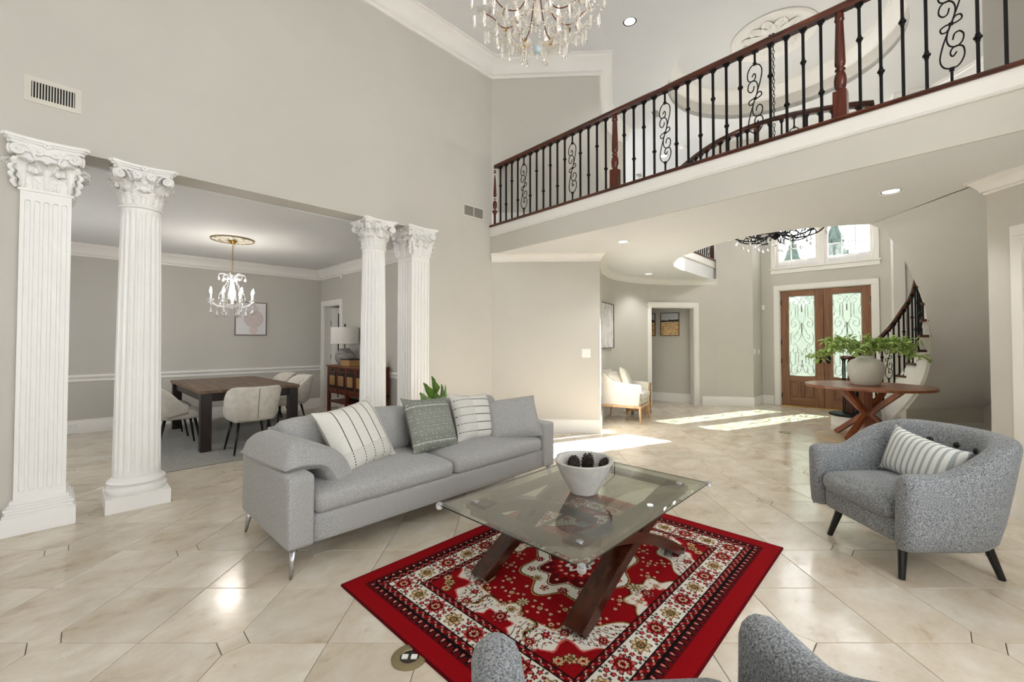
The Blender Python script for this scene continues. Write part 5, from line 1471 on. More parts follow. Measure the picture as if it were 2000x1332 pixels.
# lamp
lt_ = NT('lamp_stoneware'); v_ = lt_.coords(scale=(1, 1, 7)); n_ = lt_.noise(v_, 5, 5, .6)
lt_.setp(lt_.ramp(n_, [(.36, srgb(70, 69, 66)), (.48, srgb(140, 138, 133)), (.7, srgb(164, 162, 157))]), .9); lt_.bump(n_, .5, .004); M['stoneware'] = lt_.m
lmp = thing('table_lamp', 'grey stoneware lamp with a white drum shade on the sideboard', 'lamp', (3.46, 7.48, SZ))
MB().lathe([(.085, 0), (.13, .03), (.165, .10), (.17, .15), (.155, .20), (.115, .245), (.09, .26), (.09, .285), (.075, .29), (.07, .275), (.001, .275)], 28, caps=False).build('base', M['stoneware'], lmp, auto=50)
MB().tube([(0, 0, .27), (0, 0, .70)], .008, 8).lathe([(.008, .69), (.016, .70), (.012, .72), (.004, .735)], 10).build('stem', M['black'], lmp)
MB().lathe([(.24, .375), (.235, .665), (.231, .665), (.236, .375)], 40, caps=False).build('shade', fabric('shade_linen', (206, 203, 196), (222, 220, 214), 90, .2), lmp, auto=50)
tb = thing('keepsake_box', 'small pale wooden box with a dark lid on the sideboard', 'box', (3.36, 7.07, SZ))
MB().box(-.09, -.16, 0, .09, .16, .10).build('body', M['panelwood'], tb, bevel=.003); MB().box(-.094, -.164, .10, .094, .164, .122).build('lid', M['darkleg'], tb, bevel=.003)
vz = thing('patterned_vase', 'small black and white patterned vase at the near end of the sideboard', 'vase', (3.55, 6.37, SZ))
ck = NT('speckle_glaze'); vv = ck.new('ShaderNodeTexVoronoi'); vv.inputs['Scale'].default_value = 55; ck.link(ck.coords(), vv.inputs['Vector'])
ck.setp(ck.ramp(vv.outputs['Distance'], [(.3, srgb(34, 32, 30)), (.42, srgb(214, 210, 200))]), .4)
MB().lathe([(.035, 0), (.045, .02), (.05, .07), (.045, .12), (.042, .13), (.036, .13), (.036, .02), (.001, .015)], 20, caps=False).build('body', ck.m, vz, auto=50)
MB().tube([(0, 0, .015), (-.01, .02, .32)], .004, 5).build('stem', M['black'], vz)
# picture with three pale discs
def disc_art():
    t = NT('three_disc_print'); tc = t.new('ShaderNodeTexCoord'); n = t.noise(t.coords(), 6, 5)
    col_ = srgb(222, 221, 222)
    for (cx, cz, r_, c) in ((.03, .17, .10, (206, 194, 192)), (.045, .0, .165, (196, 178, 174)), (.045, -.215, .075, (206, 180, 176))):
        d = t.new('ShaderNodeVectorMath', operation='DISTANCE'); mp = t.new('ShaderNodeMapping'); mp.inputs['Scale'].default_value = (1, 0, 1)
        t.link(tc.outputs['Object'], mp.inputs[0]); t.link(mp.outputs[0], d.inputs[0]); d.inputs[1].default_value = (cx, 0, cz)
        k = t.math('LESS_THAN', d.outputs['Value'], r_); k = t.math('MULTIPLY', k, t.math('MULTIPLY_ADD', n, .7, .3)); col_ = t.mix(k, col_, srgb(c))
    t.setp(col_, .7); return t.m
def framed(name, p, q, z0, z1, depth, fw, mat_art, mat_frame, label, nrm):
    """picture from p to q (wall line), facing nrm"""
    p, q = Vector(p), Vector(q); p.z = q.z = 0; u = (q-p); W = u.length; u.normalize(); c = (p+q)/2
    a = math.atan2(u.y, u.x)
    if Vector((u.y, -u.x, 0)).dot(Vector(nrm)) < 0: a += PI
    t = thing(name, label, 'picture', (c.x, c.y, (z0+z1)/2), a); H = z1-z0
    MB().box(-W/2+fw*.5, -depth*.7, -H/2+fw*.5, W/2-fw*.5, -.004, H/2-fw*.5).build('canvas', mat_art, t)
    for (x0, x1, a0, a1) in ((-W/2, -W/2+fw, -H/2, H/2), (W/2-fw, W/2, -H/2, H/2), (-W/2+fw, W/2-fw, -H/2, -H/2+fw), (-W/2+fw, W/2-fw, H/2-fw, H/2)):
        MB().box(x0, -depth, a0, x1, -.003, a1).build('frame_side', mat_frame, t, bevel=.002)
    return t
M['frame_oak'] = wood('frame_walnut', (86, 72, 58), (120, 102, 84), None, axis=2, scale=8)
a, b = onY(458.5, 591, DBY), onY(519.5, 655, DBY); b2 = onY(458.5, 655, DBY)
framed('framed_print', a, b, onY(489, 655, DBY).z, onY(489, 590.5, DBY).z, .03, .014, disc_art(), M['frame_oak'], 'framed print of three pale pink discs on the dining room wall', (0, -1, 0))
# motion sensor, outlet
p = onX(670, 540, DRX); o = MB().rbox((0, 0, 0), (.022, .035, .05), .012, 4).build('motion_sensor', M['plate'], smooth=True, loc=(DRX-.024, p.y, p.z)); tag(o, 'white motion sensor high on the dining room wall', 'sensor')
def wall_plate(name, c, nrm, w_, h_, label, kind, cat='switch', n=2, group=None):
    a = math.atan2(nrm[1], nrm[0])+PI/2
    t = thing(name, label, cat, c, a, group)
    MB().box(-w_/2, -.006, -h_/2, w_/2, 0, h_/2).build('plate', M['plate'], t, bevel=.002)
    for k in range(n):
        x = (k-(n-1)/2)*.046
        if kind == 'switch': MB().box(x-.005, -.014, -.012, x+.005, -.006, .012).build('toggle', M['plate'], t)
        else:
            MB().box(x-.016, -.008, -.014, x+.016, -.0055, .014).build('socket', M['plate'], t)
            MB().box(x-.008, -.0086, -.006, x-.005, -.0078, .006).box(x+.005, -.0086, -.006, x+.008, -.0078, .006).build('slot', M['dark'], t)
    return t
p = onY(142, 832, DBY-.018); wall_plate('wall_outlet', (p.x, DBY-.019, p.z), (0, -1), .12, .075, 'white outlet on the baseboard behind the left pilaster', 'outlet', 'outlet')
un = (KO-K).normalized(); nn = Vector((un.y, -un.x, 0))
if nn.dot(DV) > 0: nn = -nn
p = on_line(1145, 690, K, un); wall_plate('light_switch', (p.x+nn.x*.001, p.y+nn.y*.001, at(1145, p.dot(DV), 690).z), nn, .13, .13, 'white double light switch on the angled wall', 'switch')
for px in (1473.5, 1481.5):
    p = onY(px, 687, LRY); wall_plate('light_switch', (p.x, LRY-.001, p.z), (0, -1), .12, .12, 'white light switch %s on the wall beside the entrance doors' % ('farther from the doors' if px < 1478 else 'nearer the doors'), 'switch')
p = onX(1491, 601, DWX); o = MB().rbox((0, 0, 0), (.02, .03, .055), .01, 4).build('door_chime', M['plate'], smooth=True, loc=(DWX-.021, p.y, p.z)); tag(o, 'small cream box on the wall left of the entrance doors', 'sensor')
# dining doorway: open white door with dark glass
dd = bpy.data.objects['door_4']
lf = thing('door_leaf', None, None); lf.parent = dd; lf.location = (DRX+.16, DD1-.02, 0); lf.rotation_euler = (0, 0, R(-28))
MB().box(0, -.04, .01, .12, 0, 2.08).box(.62, -.04, .01, .74, 0, 2.08).box(.12, -.04, .01, .62, 0, .2).box(.12, -.04, 1.96, .62, 0, 2.08).box(.12, -.04, .82, .62, 0, .92).build('leaf_frame', M['trim'], lf)
MB().box(.12, -.025, .2, .62, -.015, .82).build('lower_pane', M['dark'], lf); MB().box(.12, -.025, .92, .62, -.015, 1.96).build('upper_pane', M['dark'], lf)
for z in (.25, 1.05, 1.75): MB().box(DRX+.13, DD1-.03, z-.05, DRX+.165, DD1+.0, z+.05).build('hinge', M['nickel'], dd)

# ---- chandeliers
def emit(name, c, s):
    t = NT(name); t.b.inputs['Base Color'].default_value = c; t.b.inputs['Emission Color'].default_value = c; t.b.inputs['Emission Strength'].default_value = s; return t.m
M['bulb'] = emit('bulb_glow', (1, .95, .88, 1), 40); M['bulbwarm'] = emit('bulb_warm', (1, .72, .46, 1), 4)
M['lens'] = emit('lamp_lens', (1, .98, .95, 1), 3.0)
def point(loc, e, c=(1, .9, .78), rad=.06, name='lamp_light'):
    l = bpy.data.lights.new(name, 'POINT'); l.energy = e; l.color = c; l.shadow_soft_size = rad
    o = bpy.data.objects.new(name, l); C.objects.link(o); o.location = loc; return o
def chain(parent, z0, z1, mat, r_=.012, wire=.0025, name='chain'):
    m = MB(); n = max(2, int((z1-z0)/(r_*2.3)))
    for k in range(n):
        z = lerp(z0, z1, (k+.5)/n); P = []
        for q in range(10):
            a = 2*PI*q/10; x = math.cos(a)*r_*.62; zz = math.sin(a)*r_*1.35
            P.append((x, 0, z+zz) if k % 2 else (0, x, z+zz))
        m.tube(P, wire, 4, closed=True)
    return m.build(name, mat, parent, smooth=True)
def drop_mesh(L, w_): 
    return MB().lathe([(.001, 0), (w_*.35, -L*.12), (w_*.3, -L*.2), (w_, -L*.62), (w_*.7, -L*.85), (.001, -L)], 6, caps=False).mesh('crystal_drop', M['crystal'])
def prism_mesh(L, w_):
    return MB().lathe([(.001, 0), (w_*.8, -L*.04), (w_, -L*.72), (w_*1.25, -L*.78), (w_*.9, -L*.86), (.001, -L)], 6, caps=False).mesh('crystal_prism', M['crystal'])
oct_ = lambda r_: MB().add([(r_,0,0),(-r_,0,0),(0,r_,0),(0,-r_,0),(0,0,r_),(0,0,-r_)], [(0,2,4),(2,1,4),(1,3,4),(3,0,4),(2,0,5),(1,2,5),(3,1,5),(0,3,5)])
def beads(m, P, r_):
    o_ = oct_(r_)
    for p in P: m.add([Vector(q)+Vector(p) for q in o_.v], o_.f)
    return m
dcx, dcy = 1.62, 7.08
dc = thing('crystal_chandelier', 'small lit crystal chandelier hanging over the dining table', 'chandelier', (dcx, dcy, 0))
dropL, dropS = drop_mesh(.075, .022), drop_mesh(.05, .016)
MB().lathe([(.06, DZ-.035), (.055, DZ-.02), (.03, DZ-.055), (.012, DZ-.075)][::-1], 16).build('canopy', M['brass'], dc, auto=40)
chain(dc, 2.33, DZ-.06, M['brass'], .014, .003)
MB().lathe([(.001, 1.82), (.018, 1.83), (.03, 1.85), (.012, 1.87), (.012, 1.94), (.03, 1.97), (.05, 2.06), (.028, 2.16), (.012, 2.2), (.03, 2.23), (.012, 2.26), (.008, 2.33), (.001, 2.33)], 16, caps=False).build('stem', M['crystal'], dc, smooth=True)
MB().lathe([(.02, 1.83), (.075, 1.86), (.105, 1.90), (.1, 1.90), (.07, 1.868), (.02, 1.84)], 20, caps=False).build('bowl', M['crystal'], dc, smooth=True)
for k in range(8):
    a = 2*PI*k/8+.2; u = Vector((math.cos(a), math.sin(a), 0))
    ar = MB().tube(catmull([u*.03+ZV*1.90, u*.12+ZV*1.86, u*.2+ZV*1.88, u*.265+ZV*1.93], 6), .008, 6).build('arm', M['crystal'], dc, smooth=True)
    c = u*.27
    MB().lathe([(.006, 1.935), (.042, 1.95), (.044, 1.956), (.008, 1.945)], 14, (c.x, c.y, 0), caps=False).build('bobeche', M['crystal'], ar, smooth=True)
    MB().lathe([(.011, 1.95), (.011, 2.035), (.008, 2.04)], 10, (c.x, c.y, 0)).build('candle', M['plate'], ar, auto=40)
    MB().lathe([(.001, 2.035), (.013, 2.055), (.015, 2.075), (.007, 2.105), (.001, 2.125)], 10, (c.x, c.y, 0), caps=False).build('bulb', M['bulb'], ar, smooth=True)
    for j in range(2):
        v = Vector((-u.y, u.x, 0))*((-1)**j*.035)
        child('crystal_drop', dropS, ar, c+v+ZV*1.945)
    m = beads(MB(), [c*1.0+ZV*(1.93-.014*i) for i in range(7)], .007); m.build('bead_string', M['crystal'], ar)
    child('crystal_drop', dropL, ar, c+ZV*1.83)
    for rr_, zz in ((.19, 1.86), (.11, 1.84)):
        m = beads(MB(), [u*rr_+ZV*(zz-.014*i) for i in range(5)], .0065); m.build('bead_string', M['crystal'], ar); child('crystal_drop', dropL if rr_ > .15 else dropS, ar, u*rr_+ZV*(zz-.07))
for k in range(6):
    a = 2*PI*k/6; u = Vector((math.cos(a), math.sin(a), 0))
    ar = MB().tube(catmull([u*.015+ZV*2.22, u*.05+ZV*2.30, u*.11+ZV*2.33, u*.165+ZV*2.315], 5), .009, 6).build('crown_arm', M['crystal'], dc, smooth=True)
    child('crystal_drop', dropL, ar, u*.165+ZV*2.305); child('crystal_drop', dropS, ar, u*.09+ZV*2.29)
    m = beads(MB(), [u*lerp(.06, .16, i/12)*(1+.25*math.sin(PI*i/12))+ZV*(2.22-.25*(i/12)-.03*math.sin(PI*i/12)) for i in range(13)], .008); m.build('bead_string', M['crystal'], ar)
MB().lathe([(.001, 1.88), (.014, 1.90), (.012, 1.93), (.001, 1.97)], 10, caps=False).build('centre_bulb', M['bulbwarm'], dc, smooth=True)
point((dcx, dcy, 2.16), 22, (1, .92, .82), .12)
mt_ = NT('medallion_relief'); tc_ = mt_.coords(); nn_ = mt_.noise(tc_, 26, 3); mt_.setp(mt_.ramp(nn_, [(.42, srgb(120, 112, 88)), (.52, srgb(222, 218, 204))]), .6); mt_.bump(nn_, .6, .01)
md = thing('ceiling_medallion', 'round bronze and white medallion above the dining chandelier', 'medallion', (dcx, dcy, DZ))
MB().lathe([(.001, -.02), (.08, -.022), (.10, -.016), (.26, -.012)], 40, caps=False).build('disc', mt_.m, md, smooth=True)
MB().lathe([(.255, -.012), (.260, -.02), (.268, -.02), (.272, 0)], 40, caps=False).build('rim', M['bronze'], md, auto=40)

# big living-room chandelier (lower half in view)
lc = at(1050, 2.75); LC = Vector((lc.x, lc.y, 0))
bg_ = NT('ball_glass'); bg_.setp(srgb(206, 218, 222), .08); bg_.b.inputs['Transmission Weight'].default_value = .45; M['ballglass'] = bg_.m
M['warmcrystal'] = crystal('warm_crystal', (1, .95, .88, 1))
bc_ = thing('grand_chandelier', 'large crystal chandelier with bead garlands and long prisms at the top of the photo', 'chandelier', (LC.x, LC.y, 0))
pr = prism_mesh(.088, .0105); pr.materials[0] = M['warmcrystal']; prs = prism_mesh(.06, .007); prs.materials[0] = M['warmcrystal']
dl = drop_mesh(.09, .026); dl.materials[0] = M['warmcrystal']
chain(bc_, 4.6, ZC2, M['brass'], .02, .004)
MB().lathe([(.001, 3.42), (.03, 3.45), (.015, 3.5), (.02, 3.7), (.06, 3.8), (.02, 3.9), (.02, 4.2), (.05, 4.3), (.015, 4.4), (.012, 4.6), (.001, 4.6)], 16, caps=False).build('stem', M['warmcrystal'], bc_, smooth=True)
MB().rbox((0, 0, 3.275), (.028, .028, .028), .028, 8).build('crystal_ball', M['ballglass'], bc_, smooth=True)
child('crystal_drop', MB().lathe([(.001, 0), (.009, -.01), (.007, -.03), (.001, -.045)], 6, caps=False).mesh('crystal_drop', M['crystal']), bc_, (0, 0, 3.25))
tiers = [(.11, 3.365, 6, 'S'), (.185, 3.385, 9, 'L'), (.27, 3.42, 12, 'L'), (.345, 3.48, 13, 'L'), (.43, 3.57, 16, 'L'), (.30, 3.62, 12, 'S')]
for (rr_, z, n, kd) in tiers:
    ring_ = MB().tube([(rr_*math.cos(2*PI*k/32), rr_*math.sin(2*PI*k/32), z+.012+.006*math.sin(2*PI*k/32*n)) for k in range(32)], .0025, 5, closed=True).build('ring', M['warmcrystal'], bc_, smooth=True)
    for k in range(n):
        a = 2*PI*(k+.37*rr_*9)/n; p = (rr_*math.cos(a), rr_*math.sin(a), z); child('crystal_prism', pr if kd == 'L' else prs, ring_, p)
    beads(MB(), [(rr_*math.cos(2*PI*k/(n*5)), rr_*math.sin(2*PI*k/(n*5)), z+.012-.012*abs(math.sin(PI*k/5))) for k in range(n*5)], .008).build('bead_ring', M['warmcrystal'], ring_)
for k in range(12):
    a = 2*PI*k/12+.1; u = Vector((math.cos(a), math.sin(a), 0))
    P = []
    for i in range(26):
        t = i/25; P.append(u*lerp(.09, .42, t)+ZV*(lerp(3.36, 3.62, t)-.05*math.sin(PI*t)))
    beads(MB(), P, .0088).build('bead_garland', M['warmcrystal'], bc_)
    P = [u*lerp(.03, .27, i/20)+ZV*(lerp(3.80, 3.44, (i/20)**.8)) for i in range(21)]; beads(MB(), P, .0088).build('bead_garland', M['warmcrystal'], bc_)
for k in range(8):
    a = 2*PI*k/8+.3; u = Vector((math.cos(a), math.sin(a), 0))
    ar = MB().tube(catmull([u*.03+ZV*3.72, u*.12+ZV*3.52, u*.24+ZV*3.50, u*.33+ZV*3.60, u*.40+ZV*3.66], 6), .004, 6).build('arm', M['rust'], bc_, smooth=True)
    leaf_blade(MB(), u*.22+ZV*3.50, u*.24+ZV*3.44, .03, (0, 0, 1), 0).build('gilt_leaf', M['brass'], ar, smooth=True)
    c = u*.40
    MB().lathe([(.01, 3.66), (.05, 3.675), (.052, 3.68), (.01, 3.67)], 14, (c.x, c.y, 0), caps=False).build('bobeche', M['crystal'], ar, smooth=True)
    MB().lathe([(.012, 3.68), (.012, 3.78)], 10, (c.x, c.y, 0)).build('candle', M['plate'], ar)
    MB().lathe([(.001, 3.775), (.014, 3.80), (.007, 3.84), (.001, 3.86)], 10, (c.x, c.y, 0), caps=False).build('bulb', M['bulbwarm'], ar, smooth=True)
    child('crystal_drop', dl, ar, u*.30+ZV*3.56); child('crystal_drop', dl, ar, u*.16+ZV*3.48)
point((LC.x, LC.y, 3.95), 4, (1, .85, .68), .15)
# black foyer chandelier
fc_ = thing('iron_chandelier', 'black scrolled iron chandelier with clear drops in the foyer opening', 'chandelier', (TC.x, TC.y, 0))
chain(fc_, 3.9, TZ-.05, M['black'], .025, .005)
MB().lathe([(.001, 2.94), (.03, 2.96), (.06, 2.99), (.09, 3.03), (.05, 3.07), (.03, 3.12), (.05, 3.3), (.03, 3.5), (.02, 3.9), (.001, 3.9)], 16, caps=False).build('stem', M['black'], fc_, smooth=True)
for k in range(10):
    a = 2*PI*k/10; u = Vector((math.cos(a), math.sin(a), 0))
    ar = MB().tube(catmull([u*.05+ZV*3.06, u*.2+ZV*2.97, u*.38+ZV*2.96, u*.56+ZV*3.02, u*.64+ZV*3.12, u*.58+ZV*3.18, u*.52+ZV*3.12], 6), .011, 6).tube(catmull([u*.06+ZV*3.02, u*.16+ZV*3.08, u*.28+ZV*3.05, u*.33+ZV*2.98, u*.28+ZV*2.94, u*.23+ZV*2.98], 6), .008, 6).tube(catmull([u*.36+ZV*2.96, u*.42+ZV*3.05, u*.5+ZV*3.06, u*.52+ZV*3.0, u*.46+ZV*2.98], 6), .007, 6).build('arm', M['black'], fc_, smooth=True)
    MB().lathe([(.01, 3.12), (.05, 3.13), (.05, 3.14), (.012, 3.15), (.012, 3.23)], 12, (u.x*.64, u.y*.64, 0), caps=False).build('candle_cup', M['black'], ar, smooth=True)
    MB().lathe([(.001, 3.23), (.014, 3.25), (.014, 3.27), (.006, 3.30), (.001, 3.32)], 10, (u.x*.64, u.y*.64, 0), caps=False).build('bulb', M['bulb'], ar, smooth=True)  # glowing bulbs added to light the upper foyer
    for rr_, zz in ((.64, 3.10), (.45, 2.95), (.27, 2.93)):
        m = beads(MB(), [u*rr_+ZV*(zz-.014*i) for i in range(4)], .007); m.build('bead_string', M['crystal'], ar); child('crystal_drop', dropL, ar, u*rr_+ZV*(zz-.055))
child('crystal_drop', dl, fc_, (0, 0, 2.93))
point((TC.x, TC.y, 3.75), 70, (1, .97, .93), .2)  # added lamp, brightens the ceiling tray and upper foyer
cm = thing('plaster_medallion', 'large white plaster medallion in the round ceiling tray', 'medallion', (TC.x, TC.y, TZ))
MB().lathe([(.60, -.0), (.60, -.02), (.57, -.035), (.54, -.02), (.50, -.028), (.47, -.012), (.001, -.012)], 56, caps=False).build('disc', M['trim'], cm, auto=40)
pt = MB()
for (t0_, y0_, w_) in ((.12, .0, .10),):
    rows = []
    for i in range(12):
        f_ = i/11; ww = .085*math.sin(PI*min(1, f_*.85+.1))**.7*(1+.2*abs(math.sin(4*PI*f_))); rows.append([(s_*ww, .10+.35*f_, -.014-.022*math.cos(s_*2.2*PI)*(1 if abs(s_) < .9 else .2)-.02*math.sin(PI*f_)) for s_ in (-1, -.66, -.33, 0, .33, .66, 1)])
    pt.grid(rows)
ptm = pt.mesh('petal', M['trim'], True)
for k in range(12): child('petal', ptm, cm, (0, 0, 0), (0, 0, 2*PI*k/12), (1 if k % 2 else 1.25, 1 if k % 2 else .95, 1))
MB().lathe([(.001, -.06), (.06, -.055), (.09, -.03), (.1, -.012)], 24, caps=False).build('canopy', M['black'], cm, smooth=True)

# ================================================================== vents, lamps in the ceilings
def wall_vent(px0, px1, py0, py1, label, slats, vertical=True, panels=1):
    a, b = onY(px0, 300, YM), onY(px1, 300, YM); a.z = onY((px0+px1)/2, py0, YM).z; b.z = onY((px0+px1)/2, py1, YM).z
    t = thing('wall_vent', label, 'vent', (min(a.x, b.x), YM, min(a.z, b.z))); W, H = abs(b.x-a.x), abs(b.z-a.z); e = .035 if vertical else .022
    for bx in ((0, 0, e, H), (W-e, 0, W, H), (e, 0, W-e, e), (e, H-e, W-e, H)): MB().box(bx[0], -.007, bx[1], bx[2], 0, bx[3]).build('frame_side', M['vent'], t)
    MB().box(e, -.002, e, W-e, -.0005, H-e).build('duct_shade', M['dark'], t)  # flat dark sheet, paints the shade inside the vent
    if panels == 2: MB().box(W/2-.006, -.010, e, W/2+.006, -.002, H-e).build('divider', M['vent'], t)
    for k in range(slats):
        if vertical: x = lerp(e, W-e, (k+.5)/slats); MB().box(x-.003, -.004, e, x+.003, -.002, H-e).build('slat', M['vent'], t)
        else: z = lerp(e, H-e, (k+.5)/slats); MB().box(e, -.004, z-.0018, W-e, -.002, z+.0018).build('slat', M['vent'], t)
wall_vent(44, 157, 160, 209, 'cream return vent with upright slats above the left pilaster', 15)
wall_vent(904.5, 945, 402, 426.5, 'small cream vent with two louvred panels near the balcony', 12, False, 2)
def can_light(px, py, z, label, r_=.075, dark=False):
    p = onZ(px, py, z); t = thing('recessed_light', label, 'ceiling light', (p.x, p.y, z), 0, 'recessed ceiling lights')
    MB().lathe([(r_+.012, -.001), (r_+.012, -.006), (r_, -.006), (r_, -.001)], 28, caps=False).build('trim_ring', M['plate'], t, auto=40)
    MB().lathe([(r_, -.002), (r_*.92, -.0015), (r_*.8, -.001)], 28, caps=False).build('baffle', M['dark'] if dark else M['nickel'], t)
    MB().lathe([(r_*.8, -.0012), (.001, -.0012)], 24, caps=False).build('lens', M['lens'], t)
    l = bpy.data.lights.new('lamp_light', 'SPOT'); l.energy = 22; l.spot_size = R(110); l.spot_blend = .6; l.color = (1, .99, .98); l.shadow_soft_size = .05
    lo = bpy.data.objects.new('lamp_light', l); C.objects.link(lo); lo.location = (p.x, p.y, z-.02)
    return t
can_light(1230, 42, ZC2, 'recessed light in the two storey ceiling near the grand chandelier', .09, True)
can_light(1296, 305, ZC2, 'recessed light far back in the upper hall ceiling', .08)
can_light(1217, 472, ZC1, 'recessed light in the lower ceiling above the angled wall')
can_light(1267, 535, ZC1, 'recessed light in the lower ceiling above the white armchair')
can_light(1740, 374, ZC1, 'recessed light under the balcony at the right')
def ceil_vent(px, py, label, w_=.32, h_=.16, an=0):
    p = onZ(px, py, ZC2); t = thing('ceiling_vent', label, 'vent', (p.x, p.y, ZC2), an)
    MB().box(-w_/2, -h_/2, -.008, w_/2, h_/2, -.001).build('frame', M['plate'], t)
    for k in range(7): MB().box(-w_/2+.03, lerp(-h_/2+.02, h_/2-.02, (k+.25)/7), -.009, w_/2-.03, lerp(-h_/2+.02, h_/2-.02, (k+.75)/7), -.0078).build('slot', M['dark'], t)
ceil_vent(1281, 222, 'white vent in the upper hall ceiling, nearer the round tray', an=R(10)); ceil_vent(1249, 342, 'white vent in the upper hall ceiling, far back', an=R(10))
p = onZ(1334, 287, ZC2); o = MB().lathe([(.07, 0), (.07, -.02), (.05, -.035), (.001, -.035)], 24, caps=False).build('smoke_detector', M['plate'], loc=(p.x, p.y, ZC2), auto=40); tag(o, 'white round smoke detector on the upper hall ceiling', 'detector')

# ================================================================== foyer furniture
M['tablewood'] = wood('acacia', (104, 58, 32), (150, 94, 58), (176, 122, 80), axis=0, scale=8, rough=.35, stretch=10)
M['beam'] = wood('acacia_beam', (96, 42, 22), (146, 82, 48), (184, 130, 86), axis=2, scale=7, rough=.45, stretch=6)
rtp = at(1692, 5.98); RT = Vector((rtp.x, rtp.y, 0)); TRr = .72
rt = thing('round_table', 'round wooden pedestal table with crossed beams in the foyer', 'table', RT, R(18))
MB().lathe([(TRr-.01, .728), (TRr, .734), (TRr, .756), (TRr-.006, .762), (.001, .762)], 64, caps=False).lathe([(.001, .728), (TRr-.01, .728)], 64, caps=False).build('top', M['tablewood'], rt, auto=40)
MB().box(-.045, -.045, .02, .045, .045, .728).build('post', M['beam'], rt, bevel=.003)
MB().box(-.062, -.062, .335, .062, .062, .395).build('hub', M['tablewood'], rt, bevel=.003)
for k in range(4):
    a = PI/4+PI/2*k; u = Vector((math.cos(a), math.sin(a), 0))
    MB().bar(u*.03+ZV*.37, u*.42+ZV*.722, .062, .062).build('upper_brace', M['beam'], rt, bevel=.003)
    MB().bar(u*.03+ZV*.36, u*.42+ZV*.035, .062, .062).build('lower_brace', M['beam'], rt, bevel=.003)
MB().lathe([(.001, 0), (.60, 0), (.605, .012), (.60, .022), (.001, .022)], 56, caps=False).build('base_disc', plain('pale_wood', (196, 172, 138), .6), rt, auto=40)
va = thing('ceramic_vase', 'large off white ceramic vase holding green branches on the round table', 'vase', RT+RV*(-.0)+DV*.02+ZV*.762)
M['ceramic'] = plain('matte_ceramic', (206, 205, 196), .5, var=.04, scale=8)
MB().lathe([(.001, .006), (.15, .006), (.158, .012), (.175, .06), (.205, .17), (.212, .24), (.20, .30), (.165, .345), (.115, .37), (.10, .38), (.105, .405), (.098, .41), (.09, .405), (.088, .37), (.15, .33), (.18, .2), (.14, .04), (.001, .03)], 40, caps=False).build('body', M['ceramic'], va, auto=60)
MB().lathe([(.001, 0), (.205, 0), (.205, .006), (.001, .006)], 40, caps=False).build('tray', M['tablewood'], va)
M['fern'] = plain('fern_green', (178, 206, 118), .55, var=.3, scale=30)
gb_ = thing('green_branches', 'spray of light green leafy branches spreading from the vase', 'plant', va.location+ZV*.40)
rnd = random.Random(21)
def stem_at(lat, dep, zt, seed, nl=44):
    tip = RV*lat+DV*dep+ZV*zt; P = catmull([Vector((0, 0, -.3)), RV*(lat*.06)+DV*(dep*.06)+ZV*.04, tip*.45+ZV*(.10+.06*abs(lat)), tip*.8+ZV*.06, tip], 6)
    m = MB().tube(P, .004, 5); rn = random.Random(seed); n = len(P)
    for i in range(nl):
        t = .3+.7*(i+rn.random())/nl; k = min(n-2, int(t*(n-1))); b_ = P[k].lerp(P[k+1], t*(n-1)-k)
        d = Vector((rn.uniform(-1, 1), rn.uniform(-1, 1), rn.uniform(-.7, .8))).normalized(); L = rn.uniform(.05, .095)
        b2_ = b_+d*rn.uniform(.0, .05); leaf_blade(m, b2_, b2_+d*L, rn.uniform(.032, .05), (rn.uniform(-.5, .5), rn.uniform(-.5, .5), 1), 0, .3)
    m.build('branch', M['fern'], gb_)
for i, (la, de, zt, nl) in enumerate((a_*1.18, b_, c_*1.25, int(d_*1.3)) for (a_, b_, c_, d_) in [(-.60, .05, .0, 60), (-.48, -.1, .10, 60), (-.40, .15, .16, 50), (-.55, .0, -.04, 40), (-.26, .1, .17, 50), (.08, -.05, .15, 40), (.12, .1, .17, 36), (.36, .0, .13, 60), (.50, -.08, .10, 60), (.62, .08, .02, 50), (.66, .05, .16, 30), (.72, -.05, -.04, 30), (.28, -.15, .06, 40), (-.2, -.15, .04, 30)]): stem_at(la, de, zt, 50+i, nl)

# white armchair
M['linen'] = fabric('cream_linen', (196, 190, 178), (212, 207, 197), 120, .25)
M['ash'] = wood('ash_legs', (176, 136, 96), (204, 168, 128), None, axis=2, scale=8, rough=.45)
fa = at(1251, 7.06); fb = at(1268, 7.66); 
wdir = (Vector((fb.x-fa.x, fb.y-fa.y, 0))).normalized(); fdir = Vector((wdir.y, -wdir.x, 0))
cc_ = Vector(((fa.x+fb.x)/2, (fa.y+fb.y)/2, 0))-fdir*.33
wa = thing('linen_armchair', 'cream linen armchair with light wooden legs against the curved wall', 'armchair', cc_, math.atan2(fdir.y, fdir.x))
hwid = .345
for s_ in (-1, 1):
    prof = [(-.38, .295), (.30, .295), (.325, .60), (.315, .635), (.27, .648), (.05, .655), (-.08, .68), (-.18, .735), (-.27, .81), (-.36, .86), (-.42, .865)]
    y0_, y1_ = (s_*hwid, s_*(hwid-.07))
    m = MB(); n = len(prof); m.add([(x, y0_, z) for x, z in prof]+[(x, y1_, z) for x, z in prof], [tuple(range(n))[::(1 if s_ < 0 else -1)], tuple(range(n, 2*n))[::(-1 if s_ < 0 else 1)]]+[((i, n+i, n+(i+1) % n, (i+1) % n) if s_ < 0 else (i, (i+1) % n, n+(i+1) % n, n+i)) for i in range(n)])
    m.build('side', M['linen'], wa, bevel=.012)
MB().rbox((-.36, 0, .58), (.055, hwid-.068, .285), .04, 6).build('back', M['linen'], wa, smooth=True)
MB().rbox((-.02, 0, .35), (.325, hwid-.072, .055), .02, 5).build('deck', M['linen'], wa, smooth=True)
